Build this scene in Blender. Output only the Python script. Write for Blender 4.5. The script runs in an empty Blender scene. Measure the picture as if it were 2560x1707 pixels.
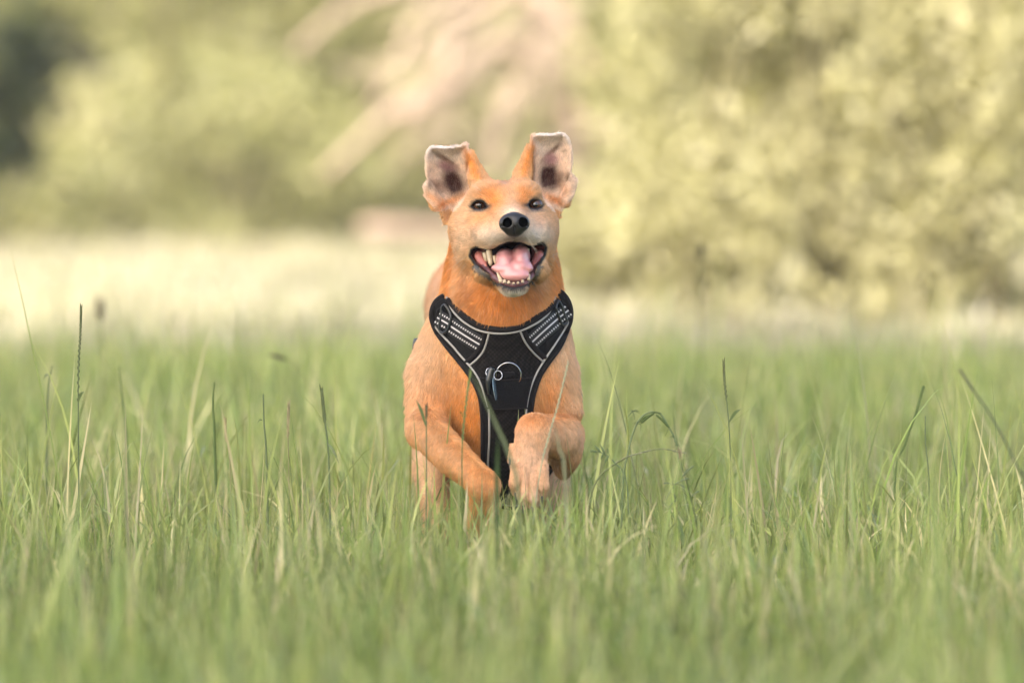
import bpy, math, random
import numpy as np
from mathutils import Vector
R = math.radians
rng = np.random.default_rng(7)
random.seed(7)
scene = bpy.context.scene
COL = scene.collection

# ---------------------------------------------------------------- camera, sky, sun, exposure
LENS, K = 200.0, 200.0 / 36.0 * 2560.0
CAMZ, HORIZON = 0.605, 250.0
TILT = math.atan((853.5 - HORIZON) / K)
DOG_Y = 7.1
cam_d = bpy.data.cameras.new('camera'); cam = bpy.data.objects.new('camera', cam_d); COL.objects.link(cam)
cam.location = (0, 0, CAMZ); cam.rotation_euler = (R(90) - TILT, 0, 0)
cam_d.lens = LENS; cam_d.sensor_width = 36; cam_d.clip_end = 500; cam_d.clip_start = .05
cam_d.dof.use_dof = True; cam_d.dof.focus_distance = 7.20; cam_d.dof.aperture_fstop = 2.8
scene.camera = cam
SUN_EL, SUN_AZ = R(38), R(217)          # azimuth measured clockwise from +Y: the sun stands behind the camera, to the left
SUN_DIR = Vector((math.sin(SUN_AZ) * math.cos(SUN_EL), math.cos(SUN_AZ) * math.cos(SUN_EL), math.sin(SUN_EL)))
w = bpy.data.worlds.new('World'); scene.world = w; w.use_nodes = True
wn = w.node_tree; bg = wn.nodes['Background']
sky = wn.nodes.new('ShaderNodeTexSky'); sky.sky_type = 'NISHITA'; sky.sun_disc = False
sky.sun_elevation = SUN_EL; sky.sun_rotation = SUN_AZ; sky.air_density = .8; sky.dust_density = 4.5; sky.ozone_density = .5
wn.links.new(sky.outputs[0], bg.inputs[0]); bg.inputs[1].default_value = .15
sd = bpy.data.lights.new('sun', 'SUN'); sd.energy = 4.0; sd.angle = R(.5); sd.color = (1, .92, .80)
so = bpy.data.objects.new('sun', sd); COL.objects.link(so)
so.rotation_euler = SUN_DIR.to_track_quat('Z', 'Y').to_euler()
scene.view_settings.view_transform = 'Standard'; scene.view_settings.look = 'None'
scene.view_settings.exposure = 2.0; scene.view_settings.gamma = 1
scene.cycles.use_denoising = True
scene.cycles.max_bounces = 8; scene.cycles.diffuse_bounces = 4; scene.cycles.transmission_bounces = 4
scene.cycles.transparent_max_bounces = 8

# ---------------------------------------------------------------- helpers
ca, sa = math.cos(TILT), math.sin(TILT)
def at(px, py, Y):
    """world point on the sight line of photo pixel (2560 wide) at distance Y"""
    v = (853.5 - py)
    dx, dy, dz = (px - 1280.0), K * ca + v * sa, -K * sa + v * ca
    t = Y / dy
    return np.array([dx * t, Y, CAMZ + dz * t])
def D(px, py, d):                       # dog space: d = depth behind the nose in half millimetres
    return at(px, py, DOG_Y + d * .0005)
def rad(r, d): return r * .0005 * (1 + d * .0005 / DOG_Y)
def to_px(P):                           # world -> (px, py, d)
    x, y, z = P[..., 0], P[..., 1], P[..., 2] - CAMZ
    f = y * ca - z * sa; u = y * sa + z * ca
    return np.stack([1280 + x / f * K, 853.5 - u / f * K, (y - DOG_Y) / .0005], -1)

def tag(o, label=None, cat=None, group=None, kind=None):
    for k, v in (('label', label), ('category', cat), ('group', group), ('kind', kind)):
        if v: o[k] = v
    return o
def empty(name, loc, label, cat, group=None):
    o = bpy.data.objects.new(name, None); COL.objects.link(o); o.location = loc; o.empty_display_size = .1
    return tag(o, label, cat, group)
def link(name, me, mat, parent=None):
    o = bpy.data.objects.new(name, me); COL.objects.link(o)
    if mat: me.materials.append(mat)
    if parent is not None:
        o.parent = parent; o.location = -parent.location if parent.parent is None else -parent.location - parent.parent.location
        o.location = tuple(-sum_loc(parent))
    return o
def sum_loc(p):
    v = Vector((0, 0, 0))
    while p is not None: v += p.location; p = p.parent
    return v
def mesh_np(name, V, F, mat, parent=None, smooth=True, cols=None, uv=None):
    """V (n,3); F (m,4) or (m,3) array; cols per-vertex (n,3) ; uv per-vertex (n,2)"""
    V = np.asarray(V, np.float32); F = np.asarray(F, np.int32)
    me = bpy.data.meshes.new(name)
    me.vertices.add(len(V)); me.vertices.foreach_set('co', V.ravel())
    k = F.shape[1]
    me.loops.add(F.size); me.loops.foreach_set('vertex_index', F.ravel())
    me.polygons.add(len(F)); me.polygons.foreach_set('loop_start', np.arange(0, F.size, k, dtype=np.int32))
    me.polygons.foreach_set('use_smooth', np.full(len(F), smooth))
    if uv is not None:
        l = me.uv_layers.new(name='UVMap'); l.data.foreach_set('uv', np.asarray(uv, np.float32)[F.ravel()].ravel())
    if cols is not None:
        a = me.color_attributes.new('col', 'FLOAT_COLOR', 'POINT')
        c = np.ones((len(V), 4), np.float32); c[:, :3] = cols; a.data.foreach_set('color', c.ravel())
    me.update(calc_edges=True); me.validate()
    return link(name, me, mat, parent)

def new_mat(name):
    m = bpy.data.materials.new(name); m.use_nodes = True
    return m, m.node_tree, m.node_tree.nodes['Principled BSDF']
def simple(name, c, rough=.6, metal=0, spec=.5, bump=0, bscale=400, coat=0):
    m, nt, b = new_mat(name)
    b.inputs['Base Color'].default_value = (*c, 1); b.inputs['Roughness'].default_value = rough
    b.inputs['Metallic'].default_value = metal; b.inputs['Specular IOR Level'].default_value = spec
    b.inputs['Coat Weight'].default_value = coat; b.inputs['Coat Roughness'].default_value = .05
    n = nt.nodes.new('ShaderNodeTexNoise'); n.inputs['Scale'].default_value = bscale; n.inputs['Detail'].default_value = 4
    tc = nt.nodes.new('ShaderNodeTexCoord'); nt.links.new(tc.outputs['Object'], n.inputs['Vector'])
    mx = nt.nodes.new('ShaderNodeMixRGB'); mx.blend_type = 'MULTIPLY'; mx.inputs[0].default_value = .35
    mx.inputs[1].default_value = (*c, 1); nt.links.new(n.outputs['Fac'], mx.inputs[2]); nt.links.new(mx.outputs[0], b.inputs['Base Color'])
    if bump:
        bp = nt.nodes.new('ShaderNodeBump'); bp.inputs['Strength'].default_value = bump; bp.inputs['Distance'].default_value = .001
        nt.links.new(n.outputs['Fac'], bp.inputs['Height']); nt.links.new(bp.outputs[0], b.inputs['Normal'])
    return m
def attr_mat(name, rough=.6, transl=0, spec=.3, attr='col', tint=(1, 1, 1)):
    m, nt, b = new_mat(name)
    a = nt.nodes.new('ShaderNodeAttribute'); a.attribute_name = attr
    nt.links.new(a.outputs['Color'], b.inputs['Base Color'])
    b.inputs['Roughness'].default_value = rough; b.inputs['Specular IOR Level'].default_value = spec
    if transl:
        t = nt.nodes.new('ShaderNodeBsdfTranslucent'); mx = nt.nodes.new('ShaderNodeMixShader'); mx.inputs[0].default_value = transl
        g = nt.nodes.new('ShaderNodeMixRGB'); g.blend_type = 'MULTIPLY'; g.inputs[0].default_value = 1; g.inputs[2].default_value = (*tint, 1)
        nt.links.new(a.outputs['Color'], g.inputs[1]); nt.links.new(g.outputs[0], t.inputs[0])
        nt.links.new(b.outputs[0], mx.inputs[1]); nt.links.new(t.outputs[0], mx.inputs[2])
        nt.links.new(mx.outputs[0], nt.nodes['Material Output'].inputs[0])
    return m

def tube(pts, r, seg=8, cap=True, flat=None):
    """swept tube through pts (n,3); r scalar or (n,); returns V, F(quads)"""
    P = np.asarray(pts, float); n = len(P); r = np.broadcast_to(np.asarray(r, float), (n,))
    T = np.gradient(P, axis=0); T /= np.linalg.norm(T, axis=1)[:, None] + 1e-12
    up = np.array([0, 1., 0]) if flat is None else np.asarray(flat, float)
    A = np.cross(T, up); ln = np.linalg.norm(A, axis=1)
    A[ln < 1e-3] = np.cross(T[ln < 1e-3], [1., 0, 0]); A /= np.linalg.norm(A, axis=1)[:, None]
    B = np.cross(A, T)
    th = np.linspace(0, 2 * np.pi, seg, endpoint=False)
    V = (P[:, None] + r[:, None, None] * (np.cos(th)[None, :, None] * A[:, None] + np.sin(th)[None, :, None] * B[:, None])).reshape(-1, 3)
    i = np.arange(n - 1)[:, None] * seg; j = np.arange(seg)[None]; jn = (j + 1) % seg
    F = np.stack([i + j, i + jn, i + seg + jn, i + seg + j], -1).reshape(-1, 4)
    if cap:
        V = np.vstack([V, P[0] - T[0] * r[0] * .4, P[-1] + T[-1] * r[-1] * .4]); a, b = n * seg, n * seg + 1
        f0 = np.stack([np.full(seg, a), (np.arange(seg) + 1) % seg, np.arange(seg), np.full(seg, a)], -1)
        o = (n - 1) * seg
        f1 = np.stack([np.full(seg, b), o + np.arange(seg), o + (np.arange(seg) + 1) % seg, np.full(seg, b)], -1)
        return V, F, np.vstack([f0[:, :3], f1[:, :3]])
    return V, F, None
class MB:                                # collects pieces into ONE mesh object
    def __init__(s): s.v = []; s.q = []; s.t = []; s.n = 0; s.c = []
    def add(s, V, Q=None, T=None, col=None):
        if Q is not None and len(Q): s.q.append(np.asarray(Q) + s.n)
        if T is not None and len(T): s.t.append(np.asarray(T) + s.n)
        s.v.append(V); s.n += len(V)
        s.c.append(np.broadcast_to(np.asarray(col if col is not None else (1, 1, 1), float), (len(V), 3)))
        return s
    def tube(s, pts, r, seg=8, col=None, flat=None):
        V, Q, T = tube(pts, r, seg, True, flat); return s.add(V, Q, T, col)
    def build(s, name, mat, parent=None, smooth=True):
        V = np.vstack(s.v); me = bpy.data.meshes.new(name)
        faces = []
        if s.q: faces += np.vstack(s.q).tolist()
        if s.t: faces += np.vstack(s.t).tolist()
        me.from_pydata(V.tolist(), [], faces)
        me.polygons.foreach_set('use_smooth', np.full(len(me.polygons), smooth))
        a = me.color_attributes.new('col', 'FLOAT_COLOR', 'POINT'); c = np.ones((len(V), 4), np.float32); c[:, :3] = np.vstack(s.c)
        a.data.foreach_set('color', c.ravel()); me.update()
        return link(name, me, mat, parent)
def spline(pts, n):
    """Catmull-Rom through pts, n samples"""
    P = np.asarray(pts, float); P = np.vstack([2 * P[0] - P[1], P, 2 * P[-1] - P[-2]])
    t = np.linspace(0, len(P) - 3 - 1e-6, n); i = t.astype(int); f = (t - i)[:, None]
    a, b, c, d = P[i], P[i + 1], P[i + 2], P[i + 3]
    return .5 * ((2 * b) + (c - a) * f + (2 * a - 5 * b + 4 * c - d) * f ** 2 + (3 * b - a - 3 * c + d) * f ** 3)
def poly_sdf(X, Z, pts):
    """signed distance to a closed polygon (negative inside)"""
    P = np.asarray(pts, float); d = np.full(X.shape, 1e9); inside = np.zeros(X.shape, bool)
    for a, b in zip(P, np.roll(P, -1, 0)):
        e = b - a; wx, wz = X - a[0], Z - a[1]
        t = np.clip((wx * e[0] + wz * e[1]) / (e @ e + 1e-20), 0, 1)
        d = np.minimum(d, (wx - e[0] * t) ** 2 + (wz - e[1] * t) ** 2)
        c = ((a[1] <= Z) & (b[1] > Z)) | ((b[1] <= Z) & (a[1] > Z))
        with np.errstate(divide='ignore', invalid='ignore'):
            xi = a[0] + (Z - a[1]) / (b[1] - a[1] + 1e-20) * e[0]
        inside ^= c & (X < xi)
    return np.where(inside, -1, 1) * np.sqrt(d)
def vnoise(P, scale, seed=0):
    """cheap smooth value noise, (n,3)->(n,) in 0..1"""
    Q = np.asarray(P, float) * scale + 100.5 + seed * 17.3; i = np.floor(Q).astype(np.int64); f = Q - i; f = f * f * (3 - 2 * f)
    def h(a, b, c):
        n = (a * 73856093) ^ (b * 19349663) ^ (c * 83492791) ^ (seed * 2654435761)
        n = (n ^ (n >> 13)) * 1274126177 & 0x7fffffff
        return ((n ^ (n >> 16)) & 0xffff) / 65535.
    r = 0
    for dx in (0, 1):
        for dy in (0, 1):
            for dz in (0, 1):
                wgt = (f[:, 0] if dx else 1 - f[:, 0]) * (f[:, 1] if dy else 1 - f[:, 1]) * (f[:, 2] if dz else 1 - f[:, 2])
                r = r + wgt * h(i[:, 0] + dx, i[:, 1] + dy, i[:, 2] + dz)
    return r

# ---------------------------------------------------------------- implicit modelling
class Field:
    def __init__(s, xs, ys, zs):
        s.ax = [np.asarray(a, np.float64) for a in (xs, ys, zs)]
        s.f = np.full([len(a) for a in s.ax], .06, np.float32)
    def box(s, lo, hi, pad):
        sl = []
        for a, l, h in zip(s.ax, lo, hi):
            i0 = max(0, np.searchsorted(a, l - pad) - 1); i1 = min(len(a), np.searchsorted(a, h + pad) + 1); sl.append(slice(i0, max(i1, i0 + 1)))
        X = s.ax[0][sl[0]][:, None, None]; Y = s.ax[1][sl[1]][None, :, None]; Z = s.ax[2][sl[2]][None, None, :]
        return tuple(sl), X, Y, Z
    def _comb(s, sl, d, k, sub):
        a = s.f[sl]; d = d.astype(np.float32)
        if sub:
            d = -d; h = np.clip(.5 - .5 * (d - a) / -k if False else .5 + .5 * (d - a) / k, 0, 1)
            s.f[sl] = a + (d - a) * h + k * h * (1 - h)
        else:
            h = np.clip(.5 + .5 * (a - d) / k, 0, 1)
            s.f[sl] = a + (d - a) * h - k * h * (1 - h)
    def ell(s, px, py, d, rx, rz, ry, k=10, sub=False, rot=None):
        """ellipsoid; radii in half-mm: rx across, rz up, ry deep; rot=(axis,deg)"""
        c = D(px, py, d); r = np.array([rad(rx, d), rad(ry, d), rad(rz, d)]); k = rad(k, d)
        m = r.max(); sl, X, Y, Z = s.box(c - (m if rot else r), c + (m if rot else r), k + .012)
        x, y, z = X - c[0], Y - c[1], Z - c[2]
        if rot:
            for ax, dg in rot:
                co, si = math.cos(R(dg)), math.sin(R(dg))
                if ax == 'y': x, z = x * co + z * si, -x * si + z * co
                if ax == 'x': y, z = y * co + z * si, -y * si + z * co
                if ax == 'z': x, y = x * co + y * si, -x * si + y * co
        k0 = np.sqrt((x / r[0]) ** 2 + (y / r[1]) ** 2 + (z / r[2]) ** 2)
        k1 = np.sqrt((x / r[0] ** 2) ** 2 + (y / r[1] ** 2) ** 2 + (z / r[2] ** 2) ** 2) + 1e-9
        s._comb(sl, k0 * (k0 - 1) / k1 + np.zeros_like(k0), k, sub)
    def cone(s, a, ra, b, rb, k=10, sub=False, sq=1.0):
        """tapered limb between a=(px,py,d) and b; sq squashes depth"""
        A, B = D(*a), D(*b); ra, rb = rad(ra, a[2]), rad(rb, b[2]); k = rad(k, a[2]); m = max(ra, rb)
        sl, X, Y, Z = s.box(np.minimum(A, B) - m, np.maximum(A, B) + m, k + .012)
        e = B - A; t = np.clip(((X - A[0]) * e[0] + (Y - A[1]) * e[1] + (Z - A[2]) * e[2]) / (e @ e), 0, 1)
        q = np.sqrt((X - A[0] - t * e[0]) ** 2 + ((Y - A[1] - t * e[1]) / sq) ** 2 + (Z - A[2] - t * e[2]) ** 2)
        s._comb(sl, q - (ra + (rb - ra) * t), k, sub)
    def chain(s, pts, k=10, k_in=6, **kw):
        for i in range(len(pts) - 1):
            s.cone(pts[i][:3], pts[i][3], pts[i + 1][:3], pts[i + 1][3], k if i == 0 else k_in, **kw)
    def prism(s, pts, d0, d1, k=4, sub=True, dref=None, front=None):
        """outline (px,py) extruded in depth between d0 and d1"""
        dref = (d0 + d1) / 2 if dref is None else dref
        W = np.array([D(p[0], p[1], dref)[[0, 2]] for p in pts]); k = rad(k, dref)
        y0, y1 = DOG_Y + d0 * .0005, DOG_Y + d1 * .0005
        sl, X, Y, Z = s.box((W[:, 0].min(), y0, W[:, 1].min()), (W[:, 0].max(), y1, W[:, 1].max()), k + .012)
        d2 = poly_sdf(*np.broadcast_arrays(X[:, 0], Z[:, 0]), W)[:, None, :]
        f = y0 if front is None else front(d2, y0)
        s._comb(sl, np.maximum(np.maximum(d2, f - Y), Y - y1), k, sub)
    def extract(s):
        f = s.f; n = f.shape; sg = f < 0
        cs = (n[0] - 1, n[1] - 1, n[2] - 1); ncell = cs[0] * cs[1] * cs[2]
        acc_i, acc_p, quads = [], [], []
        for ax in range(3):
            a = [slice(None)] * 3; b = [slice(None)] * 3; a[ax] = slice(0, -1); b[ax] = slice(1, None)
            E = np.argwhere(sg[tuple(a)] != sg[tuple(b)])
            o1, o2 = [(1, 2), (2, 0), (0, 1)][ax]
            E = E[(E[:, o1] > 0) & (E[:, o1] < n[o1] - 1) & (E[:, o2] > 0) & (E[:, o2] < n[o2] - 1)]
            E2 = E.copy(); E2[:, ax] += 1
            fa, fb = f[tuple(E.T)], f[tuple(E2.T)]; t = fa / (fa - fb)
            P = np.stack([s.ax[i][E[:, i]] for i in range(3)], 1)
            P[:, ax] += t * (s.ax[ax][E2[:, ax]] - s.ax[ax][E[:, ax]])
            cells = []
            for d1, d2 in ((1, 1), (0, 1), (0, 0), (1, 0)):
                C = E.copy(); C[:, o1] -= d1; C[:, o2] -= d2
                ci = (C[:, 0] * cs[1] + C[:, 1]) * cs[2] + C[:, 2]
                cells.append(ci); acc_i.append(ci); acc_p.append(P)
            q = np.stack(cells, 1); flip = fa >= 0; q[flip] = q[flip][:, ::-1]; quads.append(q)
        ids = np.concatenate(acc_i); P = np.vstack(acc_p); Q = np.vstack(quads)
        u, inv = np.unique(ids, return_inverse=True)
        cnt = np.bincount(inv); V = np.stack([np.bincount(inv, P[:, i]) / cnt for i in range(3)], 1)
        return V, np.searchsorted(u, Q)
# ---------------------------------------------------------------- the dog: body as one continuous surface
def axis(segs):
    out = []
    for a, b, h in segs: out += list(np.arange(a, b - 1e-9, h))
    return np.array(out + [segs[-1][1]])
FD = Field(np.arange(-.135, .1155, .0016),
           axis([(7.07, 7.30, .0016), (7.30, 7.45, .003), (7.45, 7.98, .006)]),
           axis([(-.01, .30, .0025), (.30, .57, .0016)]))
# trunk (rump reaches back, a little left of the head)
FD.ell(1225, 800, 1050, 150, 165, 420, k=30)
FD.ell(1205, 770, 1350, 140, 150, 230, k=40)
FD.ell(1235, 970, 560, 176, 240, 330, k=60)
FD.ell(1248, 910, 420, 163, 170, 190, k=60)          # ribcage front
FD.ell(1256, 1060, 425, 118, 205, 165, k=50)         # brisket
FD.ell(1128, 862, 400, 70, 105, 120, k=45)           # shoulders
FD.ell(1360, 865, 400, 50, 110, 120, k=45)
FD.ell(1088, 975, 390, 70, 130, 105, k=40)
FD.ell(1386, 965, 390, 46, 130, 105, k=40)
# neck
FD.cone((1255, 800, 380), 160, (1256, 600, 330), 128, k=45)
FD.ell(1252, 780, 300, 118, 110, 110, k=50)
TORSO = None
def depth_map(F):
    sg = F.f < 0; hit = sg.any(1); i = np.argmax(sg, 1); ii = np.clip(i - 1, 0, None)
    a = np.take_along_axis(F.f, ii[:, None, :], 1)[:, 0]; b = np.take_along_axis(F.f, i[:, None, :], 1)[:, 0]
    y = F.ax[1][ii] + (F.ax[1][i] - F.ax[1][ii]) * (a / (a - b + 1e-9)); y[~hit] = np.nan
    return y
dm = depth_map(FD)
for _ in range(60):                                   # spread past the outline, then smooth
    bad = np.isnan(dm)
    if not bad.any(): break
    p = np.pad(dm, 1, constant_values=np.nan); st = np.stack([p[1:-1, :-2], p[1:-1, 2:], p[:-2, 1:-1], p[2:, 1:-1]])
    with np.errstate(all='ignore'):
        import warnings; warnings.simplefilter('ignore'); m_ = np.nanmean(st, 0)
    dm = np.where(bad, m_ + .0006, dm)
dm = np.nan_to_num(dm, nan=7.5)
ds_ = dm.copy()
for _ in range(14):
    p = np.pad(ds_, 1, mode='edge'); ds_ = (p[1:-1, :-2] + p[1:-1, 2:] + p[:-2, 1:-1] + p[2:, 1:-1] + 2 * ds_) / 6
dm = np.minimum(ds_, dm + .002)
def chest_y(x, z):
    gx, gz = FD.ax[0], FD.ax[2]
    i = np.clip(np.searchsorted(gx, x) - 1, 0, len(gx) - 2); j = np.clip(np.searchsorted(gz, z) - 1, 0, len(gz) - 2)
    u = np.clip((x - gx[i]) / (gx[i + 1] - gx[i]), 0, 1); v = np.clip((z - gz[j]) / (gz[j + 1] - gz[j]), 0, 1)
    return (dm[i, j] * (1 - u) * (1 - v) + dm[i + 1, j] * u * (1 - v) + dm[i, j + 1] * (1 - u) * v + dm[i + 1, j + 1] * u * v)
def on_chest(px, py, off):
    """point of the chest seen at photo pixel (px,py), lifted off mm towards the front"""
    px, py = np.atleast_1d(np.asarray(px, float)), np.atleast_1d(np.asarray(py, float))
    Y = np.full(px.shape, DOG_Y + .15)
    for _ in range(6):
        v = 853.5 - py; t = Y / (K * ca + v * sa); x = (px - 1280) * t; z = CAMZ + (-K * sa + v * ca) * t
        Y = .4 * Y + .6 * chest_y(x, z)
    Y = Y - off * .001
    v = 853.5 - py; t = Y / (K * ca + v * sa)
    return np.stack([(px - 1280) * t, Y, CAMZ + (-K * sa + v * ca) * t], -1)

for (bx, by, s_, x0, x1) in ((1128, 800, -1, 1070, 1130), (1394, 785, 1, 1392, 1436)):   # keep the shoulder pads of the harness from sagging
    b_ = D(bx, by, 250); gx_, gz_ = np.meshgrid(FD.ax[0], FD.ax[2], indexing='ij'); i_ = np.argmin(np.abs(FD.ax[0] - b_[0])); j_ = np.argmin(np.abs(FD.ax[2] - b_[2])); yb = dm[i_, j_]
    up_ = np.clip((gz_ - D(bx, 840, 250)[2]) / .008, 0, 1) * np.clip((D(bx, 700, 250)[2] - gz_) / .008, 0, 1); out_ = (gx_ - b_[0]) * s_
    lim = yb + np.abs(out_) * .8; ok_ = (out_ > -.004) & (up_ > 0); dm = np.where(ok_, dm + (np.minimum(dm, lim) - dm) * up_, dm)
for _ in range(5):
    p = np.pad(dm, 1, mode='edge'); dm = (p[1:-1, :-2] + p[1:-1, 2:] + p[:-2, 1:-1] + p[2:, 1:-1] + 2 * dm) / 6
# front leg on the left of the picture: forearm sweeps down and in, paw hangs into the grass
FD.cone((1088, 950, 360), 70, (1062, 1075, 300), 48, k=24)
FD.ell(1070, 1072, 262, 51, 52, 52, k=16)
FD.chain([(1070, 1078, 250, 47), (1132, 1142, 160, 41), (1197, 1200, 100, 36)], k=7, k_in=12)
FD.ell(1212, 1215, 92, 36, 38, 36, k=10); FD.chain([(1208, 1215, 95, 38), (1212, 1256, 125, 32), (1200, 1308, 190, 27), (1190, 1342, 215, 30)], k=14, k_in=14)
for x_, y_ in ((1164, 1350), (1180, 1362), (1198, 1363), (1212, 1350)):
    FD.cone((x_ + 6, y_ - 24, 212), 14, (x_, y_ + 4, 222), 12, k=9)
# front leg on the right: forearm comes forward, wrist bent, paw hangs with the toes down
FD.cone((1388, 935, 370), 54, (1408, 1030, 345), 46, k=24)
FD.chain([(1408, 1088, 305, 50), (1392, 1090, 235, 49), (1345, 1080, 150, 43)], k=4, k_in=16)
FD.ell(1412, 1120, 285, 42, 58, 50, k=16)
FD.ell(1408, 1165, 290, 22, 30, 30, k=14)            # point of the elbow
FD.ell(1338, 1080, 125, 40, 45, 40, k=14)
FD.cone((1333, 1080, 120), 41, (1321, 1170, 118), 43, k=16, sq=.72)
for a_, b_, c_ in (((1296, 1165), (1289, 1205), (1291, 1226)), ((1312, 1175), (1308, 1235), (1310, 1258)),
                   ((1333, 1175), (1333, 1240), (1332, 1261)), ((1352, 1165), (1356, 1212), (1355, 1236))):
    FD.cone((*a_, 104), 17, (*b_, 94), 14.5, k=5); FD.cone((*b_, 94), 15, (*c_, 110), 11.5, k=4)
for x0_, x1_, y1_ in ((1302, 1299, 1240), (1322, 1321, 1262), (1344, 1346, 1250)):
    FD.cone((x0_, 1182, 74), 2, (x1_, y1_, 80), 4, k=5, sub=True)
FD.cone((1286, 1120, 130), 12, (1277, 1150, 128), 7, k=6)   # dew claw toe
# hind legs reaching forward under the belly
FD.ell(1120, 1010, 1150, 85, 150, 170, k=40); FD.ell(1330, 1010, 1150, 85, 150, 170, k=40)
FD.chain([(1095, 1100, 1050, 62), (1078, 1180, 800, 44), (1092, 1300, 640, 30), (1085, 1395, 560, 26), (1080, 1430, 500, 24)], k=30, k_in=12)
FD.chain([(1350, 1100, 1050, 60), (1375, 1180, 800, 46), (1390, 1300, 640, 34), (1392, 1400, 560, 27), (1392, 1435, 500, 24)], k=30, k_in=12)
for x_ in (1064, 1078, 1092, 1378, 1392, 1406): FD.cone((x_, 1425, 500), 12, (x_, 1440, 460), 11, k=6)
# tail
FD.chain([(1200, 700, 1520, 30), (1190, 640, 1620, 20), (1180, 600, 1700, 11)], k=20, k_in=8)
# head
FD.ell(1258, 545, 300, 112, 92, 120, k=22)
FD.ell(1260, 506, 225, 98, 50, 70, k=22)
FD.ell(1214, 482, 205, 38, 26, 36, k=16); FD.ell(1312, 479, 205, 38, 26, 36, k=16)   # brows
FD.ell(1178, 574, 250, 56, 70, 76, k=22); FD.ell(1344, 572, 250, 52, 70, 76, k=22)   # cheeks
FD.ell(1204, 630, 245, 50, 46, 62, k=34); FD.ell(1330, 630, 245, 46, 46, 62, k=34)   # jaw corners
FD.ell(1205, 548, 205, 38, 26, 34, k=14); FD.ell(1330, 544, 205, 34, 26, 34, k=14)   # under the eyes
FD.cone((1264, 540, 220), 60, (1284, 556, 64), 38, k=20)                              # bridge of the muzzle
FD.ell(1236, 584, 165, 54, 42, 84, k=34); FD.ell(1324, 580, 165, 48, 42, 84, k=34)    # upper lips
FD.ell(1264, 582, 84, 32, 27, 46, k=26); FD.ell(1306, 580, 84, 29, 27, 46, k=26)
FD.ell(1285, 585, 40, 22, 20, 26, k=10)
FD.cone((1258, 650, 270), 70, (1282, 700, 110), 40, k=18)                             # lower jaw
FD.ell(1284, 714, 78, 38, 24, 38, k=12)
FD.ell(1218, 672, 170, 34, 34, 60, k=12); FD.ell(1340, 668, 170, 28, 34, 60, k=12)
FD.ell(1262, 446, 215, 6, 12, 60, k=16, sub=True)                                     # furrow
MOUTH = [(1178, 640), (1181, 627), (1192, 622), (1208, 624), (1222, 627), (1238, 622), (1252, 613), (1268, 606), (1286, 604), (1302, 607),
         (1318, 614), (1334, 617), (1345, 613), (1356, 612), (1362, 620), (1359, 636), (1350, 652), (1342, 664), (1334, 682), (1326, 697),
         (1318, 708), (1302, 715), (1283, 717), (1262, 713), (1246, 705), (1238, 692), (1224, 684), (1206, 674), (1192, 660)]
FD.prism(MOUTH, -40, 265, k=5, dref=110)
EYE_L = [(1180, 516), (1186, 508), (1193, 503.5), (1201, 503), (1209, 506.5), (1214, 513), (1215, 518.5), (1207, 522), (1197, 523), (1187, 521)]
EYE_R = [(1322, 514), (1326, 506), (1333, 501.5), (1341, 501.5), (1349, 505.5), (1355, 512), (1351, 518), (1342, 521), (1331, 521), (1325, 518)]
FD.prism(EYE_L, 60, 200, k=3, dref=175); FD.prism(EYE_R, 60, 205, k=3, dref=175)
# ears, flipped up with the hollow side to the front
EAR_L = [(1068, 384), (1074, 373), (1086, 369), (1120, 371), (1150, 366), (1167, 362), (1170, 376), (1180, 402), (1192, 424), (1200, 440), (1212, 465), (1190, 520),
         (1150, 560), (1112, 560), (1100, 524), (1082, 508), (1066, 494), (1064, 470), (1070, 452), (1066, 430), (1066, 395)]
EAR_R = [(1330, 343), (1345, 338), (1378, 338), (1400, 336), (1413, 341), (1422, 354), (1427, 374), (1429, 400), (1426, 432), (1434, 450), (1435, 474),
         (1425, 495), (1405, 508), (1398, 545), (1370, 560), (1335, 520), (1296, 462), (1305, 436), (1316, 402), (1325, 372)]
def cup(depth, wid):
    return lambda d2, y0: y0 + depth * .0005 * (1 - np.exp(np.minimum(d2, 0) / (wid * .0005)))
FD.prism(EAR_L, 262, 330, k=9, sub=False, front=cup(50, 24), dref=290)
FD.prism(EAR_R, 262, 330, k=9, sub=False, front=cup(50, 24), dref=290)
FD.ell(1120, 384, 326, 44, 14, 26, k=10); FD.ell(1376, 354, 326, 40, 14, 26, k=10)
FD.ell(1136, 460, 275, 15, 26, 34, k=8, sub=True, rot=[('y', 20)])                    # ear canals
FD.ell(1368, 446, 275, 13, 25, 34, k=8, sub=True)
FD.cone((1192, 440, 262), 22, (1214, 474, 232), 24, k=20); FD.cone((1308, 432, 262), 20, (1300, 470, 232), 24, k=20)
FD.cone((1178, 385, 268), 8, (1196, 455, 250), 22, k=10); FD.cone((1322, 372, 268), 8, (1306, 440, 250), 20, k=10)
FD.cone((1072, 470, 270), 12, (1092, 512, 275), 16, k=8); FD.cone((1430, 455, 270), 10, (1410, 505, 275), 14, k=8)
FD.f[:, :, 0] = .02
BV, BQ = FD.extract()

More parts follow.
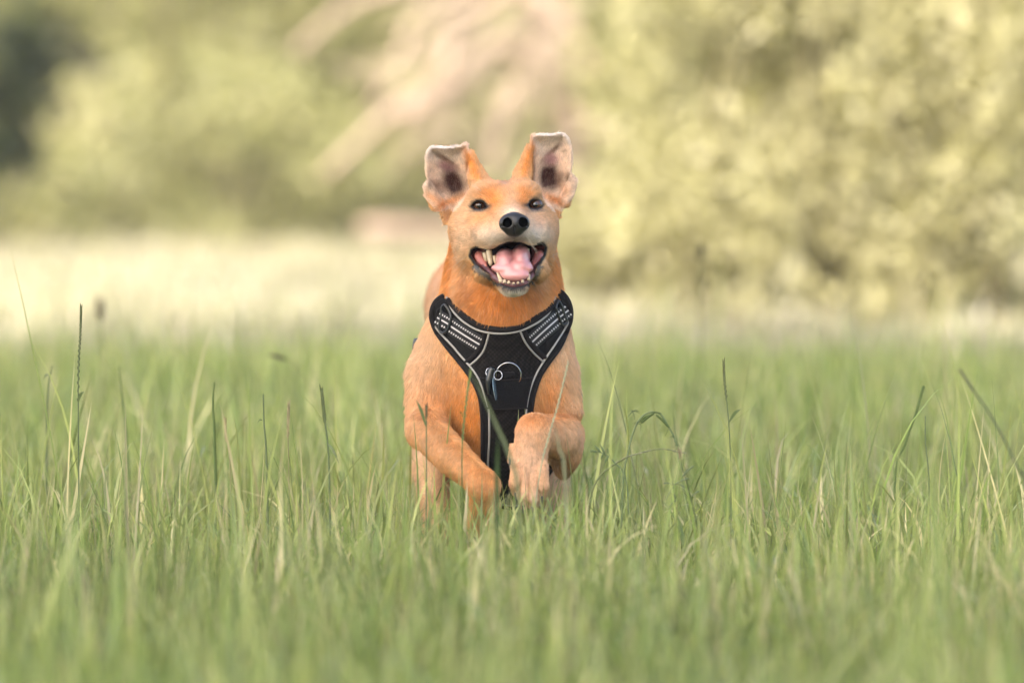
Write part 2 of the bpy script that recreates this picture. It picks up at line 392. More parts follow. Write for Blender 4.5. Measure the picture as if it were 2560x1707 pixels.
# ---- coat: colour of hair by place, with sky sheen and crease shade painted in
cc = lambda *c: np.array(c, float)
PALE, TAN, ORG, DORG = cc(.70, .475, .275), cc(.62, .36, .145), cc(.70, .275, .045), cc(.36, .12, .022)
CREAM, WHITE, BLK, BRN, PINK = cc(.74, .60, .46), cc(.80, .76, .70), cc(.012, .011, .011), cc(.20, .10, .045), cc(.46, .26, .25)
def blob(U, px, py, rx, ry, d=None, rd=80, p=2, rot=0):
    dx, dy = U[:, 0] - px, U[:, 1] - py
    if rot: c, s_ = math.cos(R(rot)), math.sin(R(rot)); dx, dy = dx * c + dy * s_, -dx * s_ + dy * c
    q = np.abs(dx / rx) ** p + np.abs(dy / ry) ** p
    if d is not None: q = q + np.abs((U[:, 2] - d) / rd) ** p
    return np.exp(-q)
def coat(V, N):
    U = to_px(V); n = len(V)
    nz = .25 + .5 * vnoise(V, 40, 1)[:, None]; nf = vnoise(V, 160, 2)[:, None]
    C = TAN * (1 - nz) + (TAN * .5 + ORG * .5) * nz
    def mix(m, c, a=1.0):
        nonlocal C
        m = np.clip(m * a, 0, 1)[:, None]; C = C * (1 - m) + np.asarray(c) * m
    head = (U[:, 1] < 760) & (U[:, 2] < 360)
    # body; skylight on the outer sides painted in as pale hair
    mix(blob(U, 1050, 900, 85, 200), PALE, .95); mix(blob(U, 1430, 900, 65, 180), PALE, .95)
    mix(blob(U, 1110, 1000, 70, 60), ORG, .55); mix(blob(U, 1180, 1040, 45, 110, 250, 200), ORG, .8)
    mix(blob(U, 1140, 935, 60, 60), TAN, .5); mix(blob(U, 1380, 985, 40, 60, 250, 120), ORG, .6)
    mix(blob(U, 1160, 960, 50, 90), ORG, .45); mix(blob(U, 1150, 1080, 70, 12, 300, 90, rot=38), DORG, .8); mix(blob(U, 1085, 1045, 50, 10, rot=10), DORG, .4); mix(blob(U, 1395, 1040, 60, 14), ORG, .6)  # dark orange paints the shadow in the foreleg creases
    mix(blob(U, 1150, 1160, 70, 30, 200, 120, rot=45), PALE, .5); mix(blob(U, 1225, 1215, 40, 40, 110, 80), ORG, .45)
    mix(blob(U, 1325, 1150, 60, 120, 110, 80), cc(.73, .51, .34), .95); mix(blob(U, 1330, 1050, 50, 22, 110, 90), ORG, .5)
    mix(blob(U, 1335, 1250, 70, 30, 100, 60), CREAM, .6)
    for x_ in (1300, 1322, 1345): mix((U[:, 2] < 150) * blob(U, x_, 1222, 3, 36, p=4), DORG, .55)  # shade in the slits between the toes, painted on
    mix(blob(U, 1400, 1037, 48, 7), DORG, .7)  # crease shade above the right forearm, put into the colour
    mix(blob(U, 1415, 1100, 45, 40, 250, 120), CREAM, .5); mix(blob(U, 1392, 1150, 42, 40, 270, 70), cc(.20, .11, .045), .95)  # forearm underside: darker fur with its shadow painted in
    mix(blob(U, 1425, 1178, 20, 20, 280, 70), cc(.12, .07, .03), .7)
    mix((U[:, 1] > 1050) & (U[:, 2] > 420), PALE, .8)
    back = (U[:, 2] > 500) & (U[:, 1] < 1000); mix(back * 1.0, cc(.66, .42, .25), .8)
    # neck
    mix(blob(U, 1252, 760, 115, 110, p=3) * (U[:, 2] > 150), ORG, .95); mix(blob(U, 1130, 680, 22, 90), ORG, .9); mix(blob(U, 1382, 690, 22, 90), ORG, .8)
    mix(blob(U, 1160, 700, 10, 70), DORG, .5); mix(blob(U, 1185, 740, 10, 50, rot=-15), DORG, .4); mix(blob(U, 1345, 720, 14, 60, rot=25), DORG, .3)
    mix(blob(U, 1140, 720, 10, 50), PALE, .6); mix(blob(U, 1360, 690, 14, 50), TAN, .6)
    mix(np.clip((U[:, 2] - 250) / 40, 0, 1) * (U[:, 2] < 480) * (U[:, 1] > 570) * (U[:, 1] < 830) * blob(U, 1255, 690, 150, 150, p=4), ORG, .9)
    # head; the pale face includes painted sky sheen
    h = head * np.clip((300 - U[:, 2]) / 40, 0, 1)
    mix(h * blob(U, 1258, 560, 135, 118, p=4), PALE, .9)
    mix(h * blob(U, 1262, 466, 40, 16), cc(.66, .38, .22), .45)
    mix(h * blob(U, 1236, 505, 30, 34), ORG, .95); mix(h * blob(U, 1214, 486, 32, 14, rot=-20), ORG, .55)
    mix(h * blob(U, 1308, 505, 17, 30), ORG, .9); mix(h * blob(U, 1318, 484, 26, 12, rot=15), ORG, .5)
    mix(h * blob(U, 1200, 552, 34, 22, rot=-35), ORG, .6); mix(h * blob(U, 1345, 560, 14, 20), ORG, .4)
    mix(h * blob(U, 1280, 530, 30, 14), CREAM, .7); mix(h * blob(U, 1160, 625, 20, 50), TAN, .5)
    mix(h * blob(U, 1332, 590, 46, 34), WHITE, .8); mix(h * blob(U, 1222, 592, 54, 30), CREAM, .85); mix(h * blob(U, 1250, 596, 34, 18), WHITE, .45); mix(h * blob(U, 1155, 600, 22, 50), cc(.80, .62, .44), .6)
    mix(h * blob(U, 1215, 690, 60, 20, rot=35), TAN, .4)
    mix((U[:, 2] < 140) * blob(U, 1284, 594, 34, 14), cc(.10, .075, .06), .9)
    mix((U[:, 2] < 125) * blob(U, 1284, 736, 48, 18, p=3), WHITE, 1.2); mix((U[:, 2] < 130) * blob(U, 1286, 720, 30, 5, p=3), cc(.05, .04, .04), .9)
    mix(h * blob(U, 1214, 692, 40, 10, 150, 120, rot=30), cc(.34, .28, .20), .25); mix(h * blob(U, 1340, 690, 10, 24, 150, 120, rot=25), cc(.36, .38, .30), .7)
    mix(h * (U[:, 2] < 110) * (np.hypot((U[:, 0] - 1285) / 30, (U[:, 1] - 556) / 26) < 1), BLK)
    # ears; sky rim light along the tops painted in as whitish hair
    e = (U[:, 2] > 215) & (U[:, 2] < 400) & (U[:, 1] < 530)
    for s_, X in ((1, EAR_L), (-1, EAR_R)):
        pd = poly_sdf(U[:, 0], U[:, 1], X); ins = e * (pd < 6) * (np.abs(U[:, 0] - 1258) > 45)
        fr = ins * (N[:, 1] < .35)
        if s_ > 0:
            mix(fr * (U[:, 0] < 1172), cc(.78, .62, .48), .9); mix(fr * blob(U, 1115, 376, 60, 18), cc(.80, .74, .68), 1)
            mix(fr * blob(U, 1110, 390, 55, 16, p=3), cc(.80, .72, .64), .7); mix(fr * blob(U, 1117, 402, 34, 7, rot=35, p=3), cc(.22, .13, .08), .9); mix(fr * blob(U, 1119, 420, 24, 13, rot=25, p=3), PINK, 1)
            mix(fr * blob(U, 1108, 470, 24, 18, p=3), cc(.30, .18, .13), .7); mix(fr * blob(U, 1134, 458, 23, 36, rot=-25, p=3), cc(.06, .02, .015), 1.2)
            mix(fr * blob(U, 1076, 466, 8, 11), cc(.16, .10, .07), .8); mix(fr * blob(U, 1085, 498, 26, 10, rot=30), ORG, .5)
            mix(ins * blob(U, 1182, 420, 12, 50, rot=-22), ORG, 1.1); mix(ins * blob(U, 1168, 430, 4, 30), DORG, .5)
            mix(ins * blob(U, 1120, 510, 50, 10, rot=-25), ORG, .7)
        else:
            mix(fr * (U[:, 0] > 1332), cc(.78, .63, .50), .9); mix(fr * blob(U, 1378, 346, 55, 20), cc(.80, .74, .68), 1)
            mix(fr * blob(U, 1366, 368, 34, 26, p=3), cc(.80, .72, .64), .6); mix(fr * blob(U, 1380, 382, 34, 7, rot=-45, p=3), cc(.22, .13, .08), .85); mix(fr * blob(U, 1377, 403, 18, 20, rot=30, p=3), PINK, 1)
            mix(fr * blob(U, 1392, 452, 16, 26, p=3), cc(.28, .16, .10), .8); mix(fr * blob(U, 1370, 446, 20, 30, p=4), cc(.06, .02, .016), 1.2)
            mix(fr * blob(U, 1420, 448, 8, 10), cc(.16, .10, .07), .7); mix(fr * blob(U, 1412, 480, 14, 16), ORG, .35)
            mix(ins * blob(U, 1318, 410, 10, 46, rot=14), ORG, 1.1); mix(ins * blob(U, 1334, 430, 4, 24), DORG, .5)
            mix(ins * blob(U, 1385, 500, 40, 9, rot=25), ORG, .7)
    # lips, eye rims, inside of the mouth
    pm = poly_sdf(U[:, 0], U[:, 1], MOUTH); mm = head & (U[:, 2] < 275)
    low = U[:, 1] > 655; lip = np.where(U[:, 1] > 696, 8., np.where(low, 4., 3.5)) + 5 * (np.abs(U[:, 0] - 1270) > 72)
    mix(mm * np.clip((lip - pm) / 3, 0, 1), BLK * 1.6)
    grey = mm & (pm < 13) & (pm > 3) & (U[:, 1] > 664) & (U[:, 1] < 712) & ((U[:, 0] < 1240) | (U[:, 0] > 1328))
    mix(grey * 1.0, cc(.10, .105, .105), .9)
    inn = mm & (pm < -1) & (U[:, 2] > 60); mix(inn * 1.0, cc(.05, .012, .010))
    mix((inn & (np.abs(U[:, 0] - 1270) > 58)) * 1.0, cc(.40, .10, .07), .9)
    for E in (EYE_L, EYE_R):
        pe = poly_sdf(U[:, 0], U[:, 1], E); mix(h * np.clip((8 - pe) / 4.5, 0, 1), BLK)
    mix(h * blob(U, 1222, 517, 10, 6), cc(.03, .025, .025), .9); mix(h * blob(U, 1315, 514, 10, 6), cc(.03, .025, .025), .9)
    mix(h * blob(U, 1198, 528, 22, 4), cc(.08, .07, .07), .8); mix(h * blob(U, 1340, 527, 22, 5), cc(.08, .08, .09), .8)
    mix(h * blob(U, 1338, 495, 20, 4), cc(.12, .06, .03), .5)
    return np.clip(C * (.88 + .24 * nf), 0, 1), U, pm, inn, grey

me_tmp = bpy.data.meshes.new('tmp'); me_tmp.vertices.add(len(BV)); me_tmp.vertices.foreach_set('co', BV.astype(np.float32).ravel())
me_tmp.loops.add(BQ.size); me_tmp.loops.foreach_set('vertex_index', BQ.astype(np.int32).ravel())
me_tmp.polygons.add(len(BQ)); me_tmp.polygons.foreach_set('loop_start', np.arange(0, BQ.size, 4, dtype=np.int32)); me_tmp.update()
BN = np.zeros(len(BV) * 3, np.float32); me_tmp.vertex_normals.foreach_get('vector', BN); BN = BN.reshape(-1, 3).astype(float); bpy.data.meshes.remove(me_tmp)
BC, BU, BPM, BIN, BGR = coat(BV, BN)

dog = empty('dog', (0, 7.3, 0), 'tan and orange dog with flipped ears and open mouth, running through the grass', 'dog')
skin_mat = attr_mat('dog skin', .75, spec=.25)
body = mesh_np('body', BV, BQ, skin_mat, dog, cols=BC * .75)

def smooth_part(name, build, step, lo, hi, mat, parent, cols=None):
    F = Field(*[np.arange(a, b, step) for a, b in zip(lo, hi)]); build(F); V, Q = F.extract()
    return mesh_np(name, V, Q, mat, parent, cols=None if cols is None else cols(V))
def bounds(x0, x1, y0, y1, d0, d1):
    a, b = D(x0, y1, (d0 + d1) / 2), D(x1, y0, (d0 + d1) / 2)
    return (a[0], DOG_Y + d0 * .0005, a[2]), (b[0], DOG_Y + d1 * .0005, b[2])
# nose
def nose_col(V):
    U = to_px(V); d = np.minimum(np.hypot(U[:, 0] - 1269, U[:, 1] - 557), np.hypot(U[:, 0] - 1307, U[:, 1] - 556))
    return np.where(((d < 13) & (U[:, 2] > 0))[:, None], 0., np.array([.013, .0115, .011]))  # nostril hollows painted pure black to give their darkness
def b_nose(F):
    F.ell(1285, 556, 20, 36, 25, 26, k=8); F.ell(1285, 570, 22, 26, 24, 24, k=10)
    F.ell(1266, 560, 18, 18, 18, 18, k=6); F.ell(1306, 559, 18, 18, 18, 18, k=6)
    F.ell(1269, 557, -8, 11.5, 12.5, 30, k=2.5, sub=True); F.ell(1307, 556, -8, 11.5, 12.5, 30, k=2.5, sub=True)
    F.cone((1262, 562, 2), 4, (1251, 566, 14), 2.5, k=3, sub=True); F.cone((1312, 562, 2), 4, (1322, 565, 14), 2.5, k=3, sub=True)
    F.ell(1286, 583, -4, 1.6, 18, 9, k=3, sub=True)
nm, nt, nb = new_mat('nose leather')
na_ = nt.nodes.new('ShaderNodeAttribute'); na_.attribute_name = 'col'; nt.links.new(na_.outputs['Color'], nb.inputs['Base Color'])
nb.inputs['Roughness'].default_value = .29; nm_ = nt.nodes.new('ShaderNodeMath'); nm_.operation = 'MULTIPLY'; nm_.inputs[1].default_value = 40; nt.links.new(na_.outputs['Fac'], nm_.inputs[0]); nt.links.new(nm_.outputs[0], nb.inputs['Specular IOR Level'])
vo = nt.nodes.new('ShaderNodeTexVoronoi'); vo.inputs['Scale'].default_value = 900; tcn = nt.nodes.new('ShaderNodeTexCoord')
bpn = nt.nodes.new('ShaderNodeBump'); bpn.inputs['Strength'].default_value = .5; bpn.inputs['Distance'].default_value = .0004
nt.links.new(tcn.outputs['Object'], vo.inputs['Vector']); nt.links.new(vo.outputs['Distance'], bpn.inputs['Height']); nt.links.new(bpn.outputs[0], nb.inputs['Normal'])
smooth_part('nose', b_nose, .0006, *bounds(1240, 1330, 512, 602, -20, 60), nm, dog, cols=nose_col)
# eyes: dark brown globe under a clear wet coat
em, nt, eb = new_mat('eye'); 
geo = nt.nodes.new('ShaderNodeAttribute'); geo.attribute_name = 'col'; nt.links.new(geo.outputs['Color'], eb.inputs['Base Color'])
eb.inputs['Roughness'].default_value = .04; eb.inputs['Coat Weight'].default_value = .6; eb.inputs['Coat Roughness'].default_value = .01; eb.inputs['Specular IOR Level'].default_value = .5
for ex, ey, ez in ((1199, 514, 204), (1338, 512, 207)):
    c = D(ex, ey, ez); r = .0098
    th, ph = np.meshgrid(np.linspace(0, np.pi, 40), np.linspace(0, 2 * np.pi, 64, endpoint=False), indexing='ij')
    V = np.stack([np.sin(th) * np.cos(ph), -np.cos(th), np.sin(th) * np.sin(ph)], -1).reshape(-1, 3)
    ang = np.degrees(th).ravel(); cl = np.where(ang[:, None] < 19, cc(.003, .003, .003), np.where(ang[:, None] < 42, cc(.07, .027, .010), np.where(ang[:, None] < 50, cc(.006, .004, .003), cc(.05, .03, .025))))
    i = np.arange(39)[:, None] * 64; j = np.arange(64)[None]; jn = (j + 1) % 64
    F = np.stack([i + j, i + 64 + j, i + 64 + jn, i + jn], -1).reshape(-1, 4)
    mesh_np('eye', V * r + c, F, em, dog, cols=cl)
# tongue
def b_tongue(F):
    F.ell(1263, 650, 170, 26, 31, 90, k=9); F.ell(1302, 642, 170, 24, 32, 90, k=7)
    F.ell(1268, 672, 112, 32, 20, 42, k=8); F.ell(1302, 666, 112, 28, 22, 42, k=8)
    F.ell(1288, 688, 84, 35, 16, 22, k=9); F.ell(1322, 671, 100, 11, 8, 20, k=8); F.ell(1238, 670, 112, 10, 7, 20, k=8)
    F.cone((1274, 628, 80), 3, (1281, 668, 62), 2.5, k=6, sub=True); F.cone((1281, 668, 66), 2.5, (1288, 694, 50), 1.5, k=6, sub=True)
tm, nt, tb = new_mat('tongue'); tb.inputs['Base Color'].default_value = (.62, .28, .27, 1); tb.inputs['Roughness'].default_value = .30; tb.inputs['Coat Weight'].default_value = .5; tb.inputs['Coat Roughness'].default_value = .12
tb.inputs['Subsurface Weight'].default_value = .15; tb.inputs['Subsurface Radius'].default_value = (.004, .0015, .001)
tn = nt.nodes.new('ShaderNodeTexNoise'); tn.inputs['Scale'].default_value = 700; tb2 = nt.nodes.new('ShaderNodeBump'); tb2.inputs['Strength'].default_value = .25; tb2.inputs['Distance'].default_value = .001
nt.links.new(tn.outputs[0], tb2.inputs['Height']); nt.links.new(tb2.outputs[0], tb.inputs['Normal'])
smooth_part('tongue', b_tongue, .0008, *bounds(1215, 1345, 600, 712, 55, 275), tm, dog)
# gums and inner cheeks
pk = simple('cheek flesh', (.48, .17, .14), .3, bump=.3)
gm = simple('gum', (.13, .05, .05), .3, bump=.3)
def b_gum(F):
    F.chain([(1196, 655, 200, 8), (1212, 668, 160, 8), (1238, 694, 110, 9), (1258, 708, 84, 8), (1284, 713, 78, 8), (1312, 708, 84, 8), (1328, 690, 110, 8), (1345, 660, 170, 8)], k=3, k_in=3)
smooth_part('lower_gum', b_gum, .0011, *bounds(1180, 1365, 640, 730, 60, 225), gm, dog)
for s_ in (((1193, 632, 205), (1216, 668, 150)), ((1352, 628, 205), (1334, 668, 150))):
    mb = MB(); q = spline([D(*s_[0]), (D(*s_[0]) + D(*s_[1])) / 2 + np.array([0, .004, 0]), D(*s_[1])], 12)
    mb.tube(q, np.array([.003, .005, .006, .0065, .0065, .006, .006, .0055, .005, .004, .003, .002]), 12); mb.build('cheek_lining', pk, dog)
tooth = simple('tooth', (.52, .41, .26), .25, spec=.6)
for (a, b, r0, r1) in (((1222, 626, 150), (1227, 664, 138), 8, 6.5), ((1212, 632, 172), (1216, 654, 165), 7, 5), ((1236, 640, 140), (1238, 660, 135), 5, 3),
                       ((1254, 706, 82), (1242, 680, 92), 6.5, 2.5), ((1262, 707, 74), (1261, 695, 76), 6, 4.5), ((1273, 709, 70), (1272, 699, 72), 5, 4), ((1284, 710, 69), (1284, 701, 71), 4.5, 3.8),
                       ((1295, 709, 70), (1296, 700, 72), 4.5, 3.8), ((1306, 706, 74), (1307, 697, 76), 5, 4), ((1321, 700, 82), (1324, 684, 90), 5, 2.5),
                       ((1318, 622, 150), (1317, 655, 140), 6, 5)):
    if a[2] < 80: b = (b[0] + rng.normal(0, 1), b[1] + 2.5 + rng.normal(0, 1.2), b[2]); r1 *= rng.uniform(.6, .9); r0 *= .9
    mb = MB(); q = np.linspace(D(*a), D(*b), 7); mb.tube(q, np.linspace(rad(r0, a[2]), rad(r1, a[2]), 7) * np.array([1, 1, 1, 1, .97, .85, .5]), 10); mb.build('tooth', tooth, dog)
# claws
claw = simple('claw', (.10, .085, .08), .3)
for (x_, y_, d_) in ((1290, 1228, 105), (1309, 1259, 104), (1332, 1263, 104), (1356, 1238, 104), (1276, 1150, 126), (1164, 1358, 224), (1180, 1370, 224), (1198, 1372, 224), (1212, 1358, 224)):
    q = spline([D(x_, y_ - 6, d_), D(x_ - 1, y_ + 8, d_ - 6), D(x_ - 1, y_ + 22, d_ + 2)], 8)
    MB().tube(q, np.linspace(.0028, .0007, 8), 8).build('claw', claw, dog)

# ---- fur
def catm_dir(U, V, N):
    """lie of the hair"""
    n = len(V); Tn = np.zeros((n, 3))
    nose = D(1285, 556, 10)
    rel = V - nose; rel[:, 1] *= .35
    hd = (U[:, 1] < 745) & (U[:, 2] < 345)
    radial = rel / (np.linalg.norm(rel, axis=1)[:, None] + 1e-9) + np.array([0, .5, 0])
    down = np.array([0, .15, -1.])[None] + np.stack([np.sign(V[:, 0]) * .12, np.zeros(n), np.zeros(n)], 1)
    back = np.array([0, 1., -.35])[None]
    f = np.clip((U[:, 2] - 450) / 300, 0, 1)[:, None]
    Tn = down * (1 - f) + back * f
    chin = np.clip((U[:, 1] - 640) / 60, 0, 1)[:, None]
    Tn = np.where(hd[:, None], radial * (1 - .6 * chin) + down * .6 * chin, Tn)
    for X, base in ((EAR_L, (1150, 520)), (EAR_R, (1350, 500))):
        pd = poly_sdf(U[:, 0], U[:, 1], X); e = (pd < 8) & (U[:, 2] > 215) & (U[:, 2] < 400) & (U[:, 1] < 515)
        v = np.stack([(U[:, 0] - base[0]) * .6, np.zeros(n), -(U[:, 1] - base[1])], 1); v /= np.linalg.norm(v, axis=1)[:, None] + 1e-9
        Tn = np.where(e[:, None], v, Tn)
    # flow noise
    Tn = Tn + .35 * np.stack([vnoise(V, 45, 5 + i) - .5 for i in range(3)], 1) * 2
    Tn = Tn - N * np.sum(Tn * N, 1)[:, None]
    return Tn / (np.linalg.norm(Tn, axis=1)[:, None] + 1e-9)
def hair(name, P0, Nn, Tn, L, C, lift, rad_, mat, parent, npt=5, curl=.12):
    n = len(P0); t = np.linspace(0, 1, npt)
    jit = rng.normal(0, curl, (n, 3))
    d0 = Nn * lift[:, None] + Tn * (1 - lift[:, None] * .5) + jit; d0 /= np.linalg.norm(d0, axis=1)[:, None]
    d1 = Tn + Nn * .08 + jit * .7; d1 /= np.linalg.norm(d1, axis=1)[:, None]
    g = P0[:, None] + L[:, None, None] * (t[None, :, None] * d0[:, None] * (1 - .5 * t[None, :, None]) + .5 * t[None, :, None] ** 2 * d1[:, None])
    cu = bpy.data.hair_curves.new(name); cu.add_curves([npt] * n)
    cu.position_data.foreach_set('vector', g.astype(np.float32).ravel())
    ra = cu.attributes.new('radius', 'FLOAT', 'POINT') if 'radius' not in cu.attributes else cu.attributes['radius']
    ra.data.foreach_set('value', (rad_[:, None] * (1 - .75 * t[None] ** 2)).astype(np.float32).ravel())
    at_ = cu.attributes.new('col', 'FLOAT_COLOR', 'CURVE'); c4 = np.ones((n, 4), np.float32); c4[:, :3] = C; at_.data.foreach_set('color', c4.ravel())
    return link(name, cu, mat, parent)
HARN = [(1107, 744), (1092, 755), (1083, 772), (1079, 790), (1082, 812), (1092, 830), (1110, 856), (1140, 893), (1165, 922), (1181, 941), (1198, 974), (1206, 1001), (1209, 1041),
        (1210, 1099), (1210, 1160), (1214, 1215), (1228, 1250), (1255, 1264), (1290, 1268), (1318, 1262), (1334, 1235), (1338, 1150), (1332, 1080), (1329, 1033), (1332, 1009), (1338, 978), (1354, 939), (1376, 904), (1400, 871),
        (1415, 838), (1425, 806), (1426, 775), (1420, 755), (1408, 738), (1396, 733), (1391, 748), (1370, 772), (1345, 789), (1300, 815), (1251, 820), (1200, 812), (1162, 787), (1136, 766), (1118, 748)]
tri = np.vstack([BQ[:, [0, 1, 2]], BQ[:, [0, 2, 3]]])
e1, e2 = BV[tri[:, 1]] - BV[tri[:, 0]], BV[tri[:, 2]] - BV[tri[:, 0]]; ar = .5 * np.linalg.norm(np.cross(e1, e2), axis=1)
cen = BV[tri].mean(1); Uc = to_px(cen); Nc = BN[tri[:, 0]]
dens = np.where((Uc[:, 1] < 750) & (Uc[:, 2] < 420), 2.2, 1.0); dens[(Uc[:, 1] > 1020) & (Uc[:, 2] < 200)] = 2.2
dens = dens * np.where(Uc[:, 2] > 600, .25, 1) * np.where((Nc[:, 1] > .45), .3, 1) * np.where(Uc[:, 1] > 1330, .5, 1)
pmc = poly_sdf(Uc[:, 0], Uc[:, 1], MOUTH); mthc = (Uc[:, 1] < 745) & (Uc[:, 2] < 275)
dens[mthc & (pmc < 4)] = 0; dens[mthc & (pmc < 10) & (np.abs(Uc[:, 0] - 1270) > 78)] = 0; dens[mthc & (pmc < 12) & (Uc[:, 1] > 664) & (Uc[:, 1] < 712) & ((Uc[:, 0] < 1240) | (Uc[:, 0] > 1328))] = 0
for E in (EYE_L, EYE_R):
    pe = poly_sdf(Uc[:, 0], Uc[:, 1], E); dens[(Uc[:, 2] < 300) & (pe < 4)] = 0
dens[(np.hypot((Uc[:, 0] - 1285) / 36, (Uc[:, 1] - 557) / 31) < 1) & (Uc[:, 2] < 70)] = 0
ph_ = poly_sdf(Uc[:, 0], Uc[:, 1], HARN); dens[(ph_ < 1) & (Uc[:, 2] > 175) & (Uc[:, 2] < 560) & (Uc[:, 1] > 745)] = 0
dens[Uc[:, 1] > 5000] *= 1
NH = 420000
wgt = ar * dens; ti = rng.choice(len(tri), NH, p=wgt / wgt.sum())
u_, v_ = rng.random(NH), rng.random(NH); fl = u_ + v_ > 1; u_[fl], v_[fl] = 1 - u_[fl], 1 - v_[fl]; b0 = 1 - u_ - v_
T3 = tri[ti]; HP = BV[T3[:, 0]] * b0[:, None] + BV[T3[:, 1]] * u_[:, None] + BV[T3[:, 2]] * v_[:, None]
HNn = BN[T3[:, 0]] * b0[:, None] + BN[T3[:, 1]] * u_[:, None] + BN[T3[:, 2]] * v_[:, None]; HNn /= np.linalg.norm(HNn, axis=1)[:, None] + 1e-9
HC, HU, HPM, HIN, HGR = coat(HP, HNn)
L = np.full(NH, 9.0)
L[(HU[:, 1] > 1020) & (HU[:, 2] < 380)] = 6.5
L[HU[:, 2] > 500] = 11
L[(HU[:, 1] < 640) & (HU[:, 2] < 350)] = 5.0
L += 5 * blob(HU, 1252, 770, 120, 70) * (HU[:, 2] > 160); L = np.where((HU[:, 1] > 700) & (HU[:, 2] < 130), 4.5, L)
L = np.where((HU[:, 2] < 110) & (HU[:, 1] < 620), 3.0, L)
pa = (HU[:, 1] > 1110) & (HU[:, 2] < 150) & (HU[:, 0] > 1260) & (HU[:, 0] < 1385); L[pa] = 4.2
for X in (EAR_L, EAR_R):
    pd = poly_sdf(HU[:, 0], HU[:, 1], X); e = (pd < 8) & (HU[:, 2] > 215) & (HU[:, 2] < 400) & (HU[:, 1] < 520); L[e] = 3.6
    L[e & (np.abs(HNn[:, 1]) < .5)] = 5.0
pe = np.minimum(poly_sdf(HU[:, 0], HU[:, 1], EYE_L), poly_sdf(HU[:, 0], HU[:, 1], EYE_R)); L = np.where((pe < 14) & (HU[:, 2] < 300), np.minimum(L, 2.2 + .1 * np.clip(pe, 0, 20)), L)
L = np.where((HPM < 18) & (HU[:, 2] < 275) & (HU[:, 1] < 745), np.minimum(L, 2.6 + .12 * np.clip(HPM, 0, 30) + 1.5 * (HU[:, 1] > 722)), L)
hd_ = poly_sdf(HU[:, 0], HU[:, 1], HARN); L = np.where((HU[:, 2] > 140) & (HU[:, 2] < 560) & (HU[:, 1] > 735), np.minimum(L, .8 + .45 * np.clip(hd_, 0, 60)), L)
L *= (.6 + .8 * rng.random(NH) ** 1.5) * (.78 + .44 * vnoise(HP, 150, 9)) * .001
Tn = catm_dir(HU, HP, HNn)
cl_ = .86 + .28 * rng.random(NH); white = rng.random(NH) < .12
HCC = HC * (cl_ * (.86 + .28 * vnoise(HP, 300, 21)))[:, None]; HCC[white] = HCC[white] * .8 + np.array([.85, .72, .55]) * .16
fur_mat = attr_mat('dog hair', .36, transl=.2, spec=.55, tint=(1, .9, .8))
lift = np.where(HU[:, 1] < 640, .20, .26) + 0 * L
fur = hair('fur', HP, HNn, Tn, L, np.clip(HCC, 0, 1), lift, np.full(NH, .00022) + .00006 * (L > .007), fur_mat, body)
# whiskers and brow hairs
wp, wn_, wt, wl = [], [], [], []
def whisk(px, py, n, ln, spread=.5):
    near = np.where((np.hypot(HU[:, 0] - px, HU[:, 1] - py) < 14) & (HNn[:, 1] < .2) & (HU[:, 2] < 300))[0]
    for k in rng.choice(near, n): wp.append(HP[k]); wn_.append(HNn[k]); t = Tn[k] + rng.normal(0, spread * .5, 3); wt.append(t / np.linalg.norm(t)); wl.append(ln * rng.uniform(.6, 1.2))
for a in ((1235, 595, 8, .03), (1322, 590, 8, .03), (1262, 730, 8, .010), (1310, 730, 8, .010), (1286, 734, 5, .009), (1200, 480, 5, .016), (1330, 478, 5, .016), (1165, 645, 4, .03), (1372, 640, 4, .03)): whisk(*a)
wp, wn_, wt, wl = map(np.array, (wp, wn_, wt, wl))
hair('whiskers', wp, wn_, wt, wl, np.tile(cc(.6, .52, .42), (len(wp), 1)), np.full(len(wp), .5), np.full(len(wp), .00016), fur_mat, body, npt=8, curl=.05)
# ---------------------------------------------------------------- the harness
har = empty('dog_harness', tuple(D(1255, 900, 250)), 'black padded harness with pale grey piping, worn on the chest of the dog', 'harness')
def shell(name, poly, off, th, mat, parent, step=.0011, cols=None, pad=3):
    P = np.array(poly, float); a = on_chest([P[:, 0].min()], [P[:, 1].max()], 0)[0]; b = on_chest([P[:, 0].max()], [P[:, 1].min()], 0)[0]
    xs = np.arange(a[0] - .006, b[0] + .006, step); zs = np.arange(a[2] - .008, b[2] + .008, step)
    X, Z = np.meshgrid(xs, zs, indexing='ij'); Y = chest_y(X, Z) - off * .001
    gx, gz = np.gradient(Y, step); cs_ = 1 / np.sqrt(1 + gx ** 2 + gz ** 2)
    U = to_px(np.stack([X, Y, Z], -1)); d2 = poly_sdf(U[..., 0], U[..., 1], P) * .0005
    inn = d2 < .004
    ys = np.arange(Y[inn].min() - .006, Y[inn].max() + .006, step); F = Field(xs, ys, zs)
    d = np.abs(ys[None, :, None] - Y[:, None, :]) * cs_[:, None, :] - th * .0005
    q = d2[:, None, :]; k = .0012; h = np.clip(.5 + .5 * (d - q) / k, 0, 1); F.f = (q + (d - q) * h + k * h * (1 - h)).astype(np.float32)
    V, Q = F.extract(); return mesh_np(name, V, Q, mat, parent, cols=None if cols is None else cols(V))
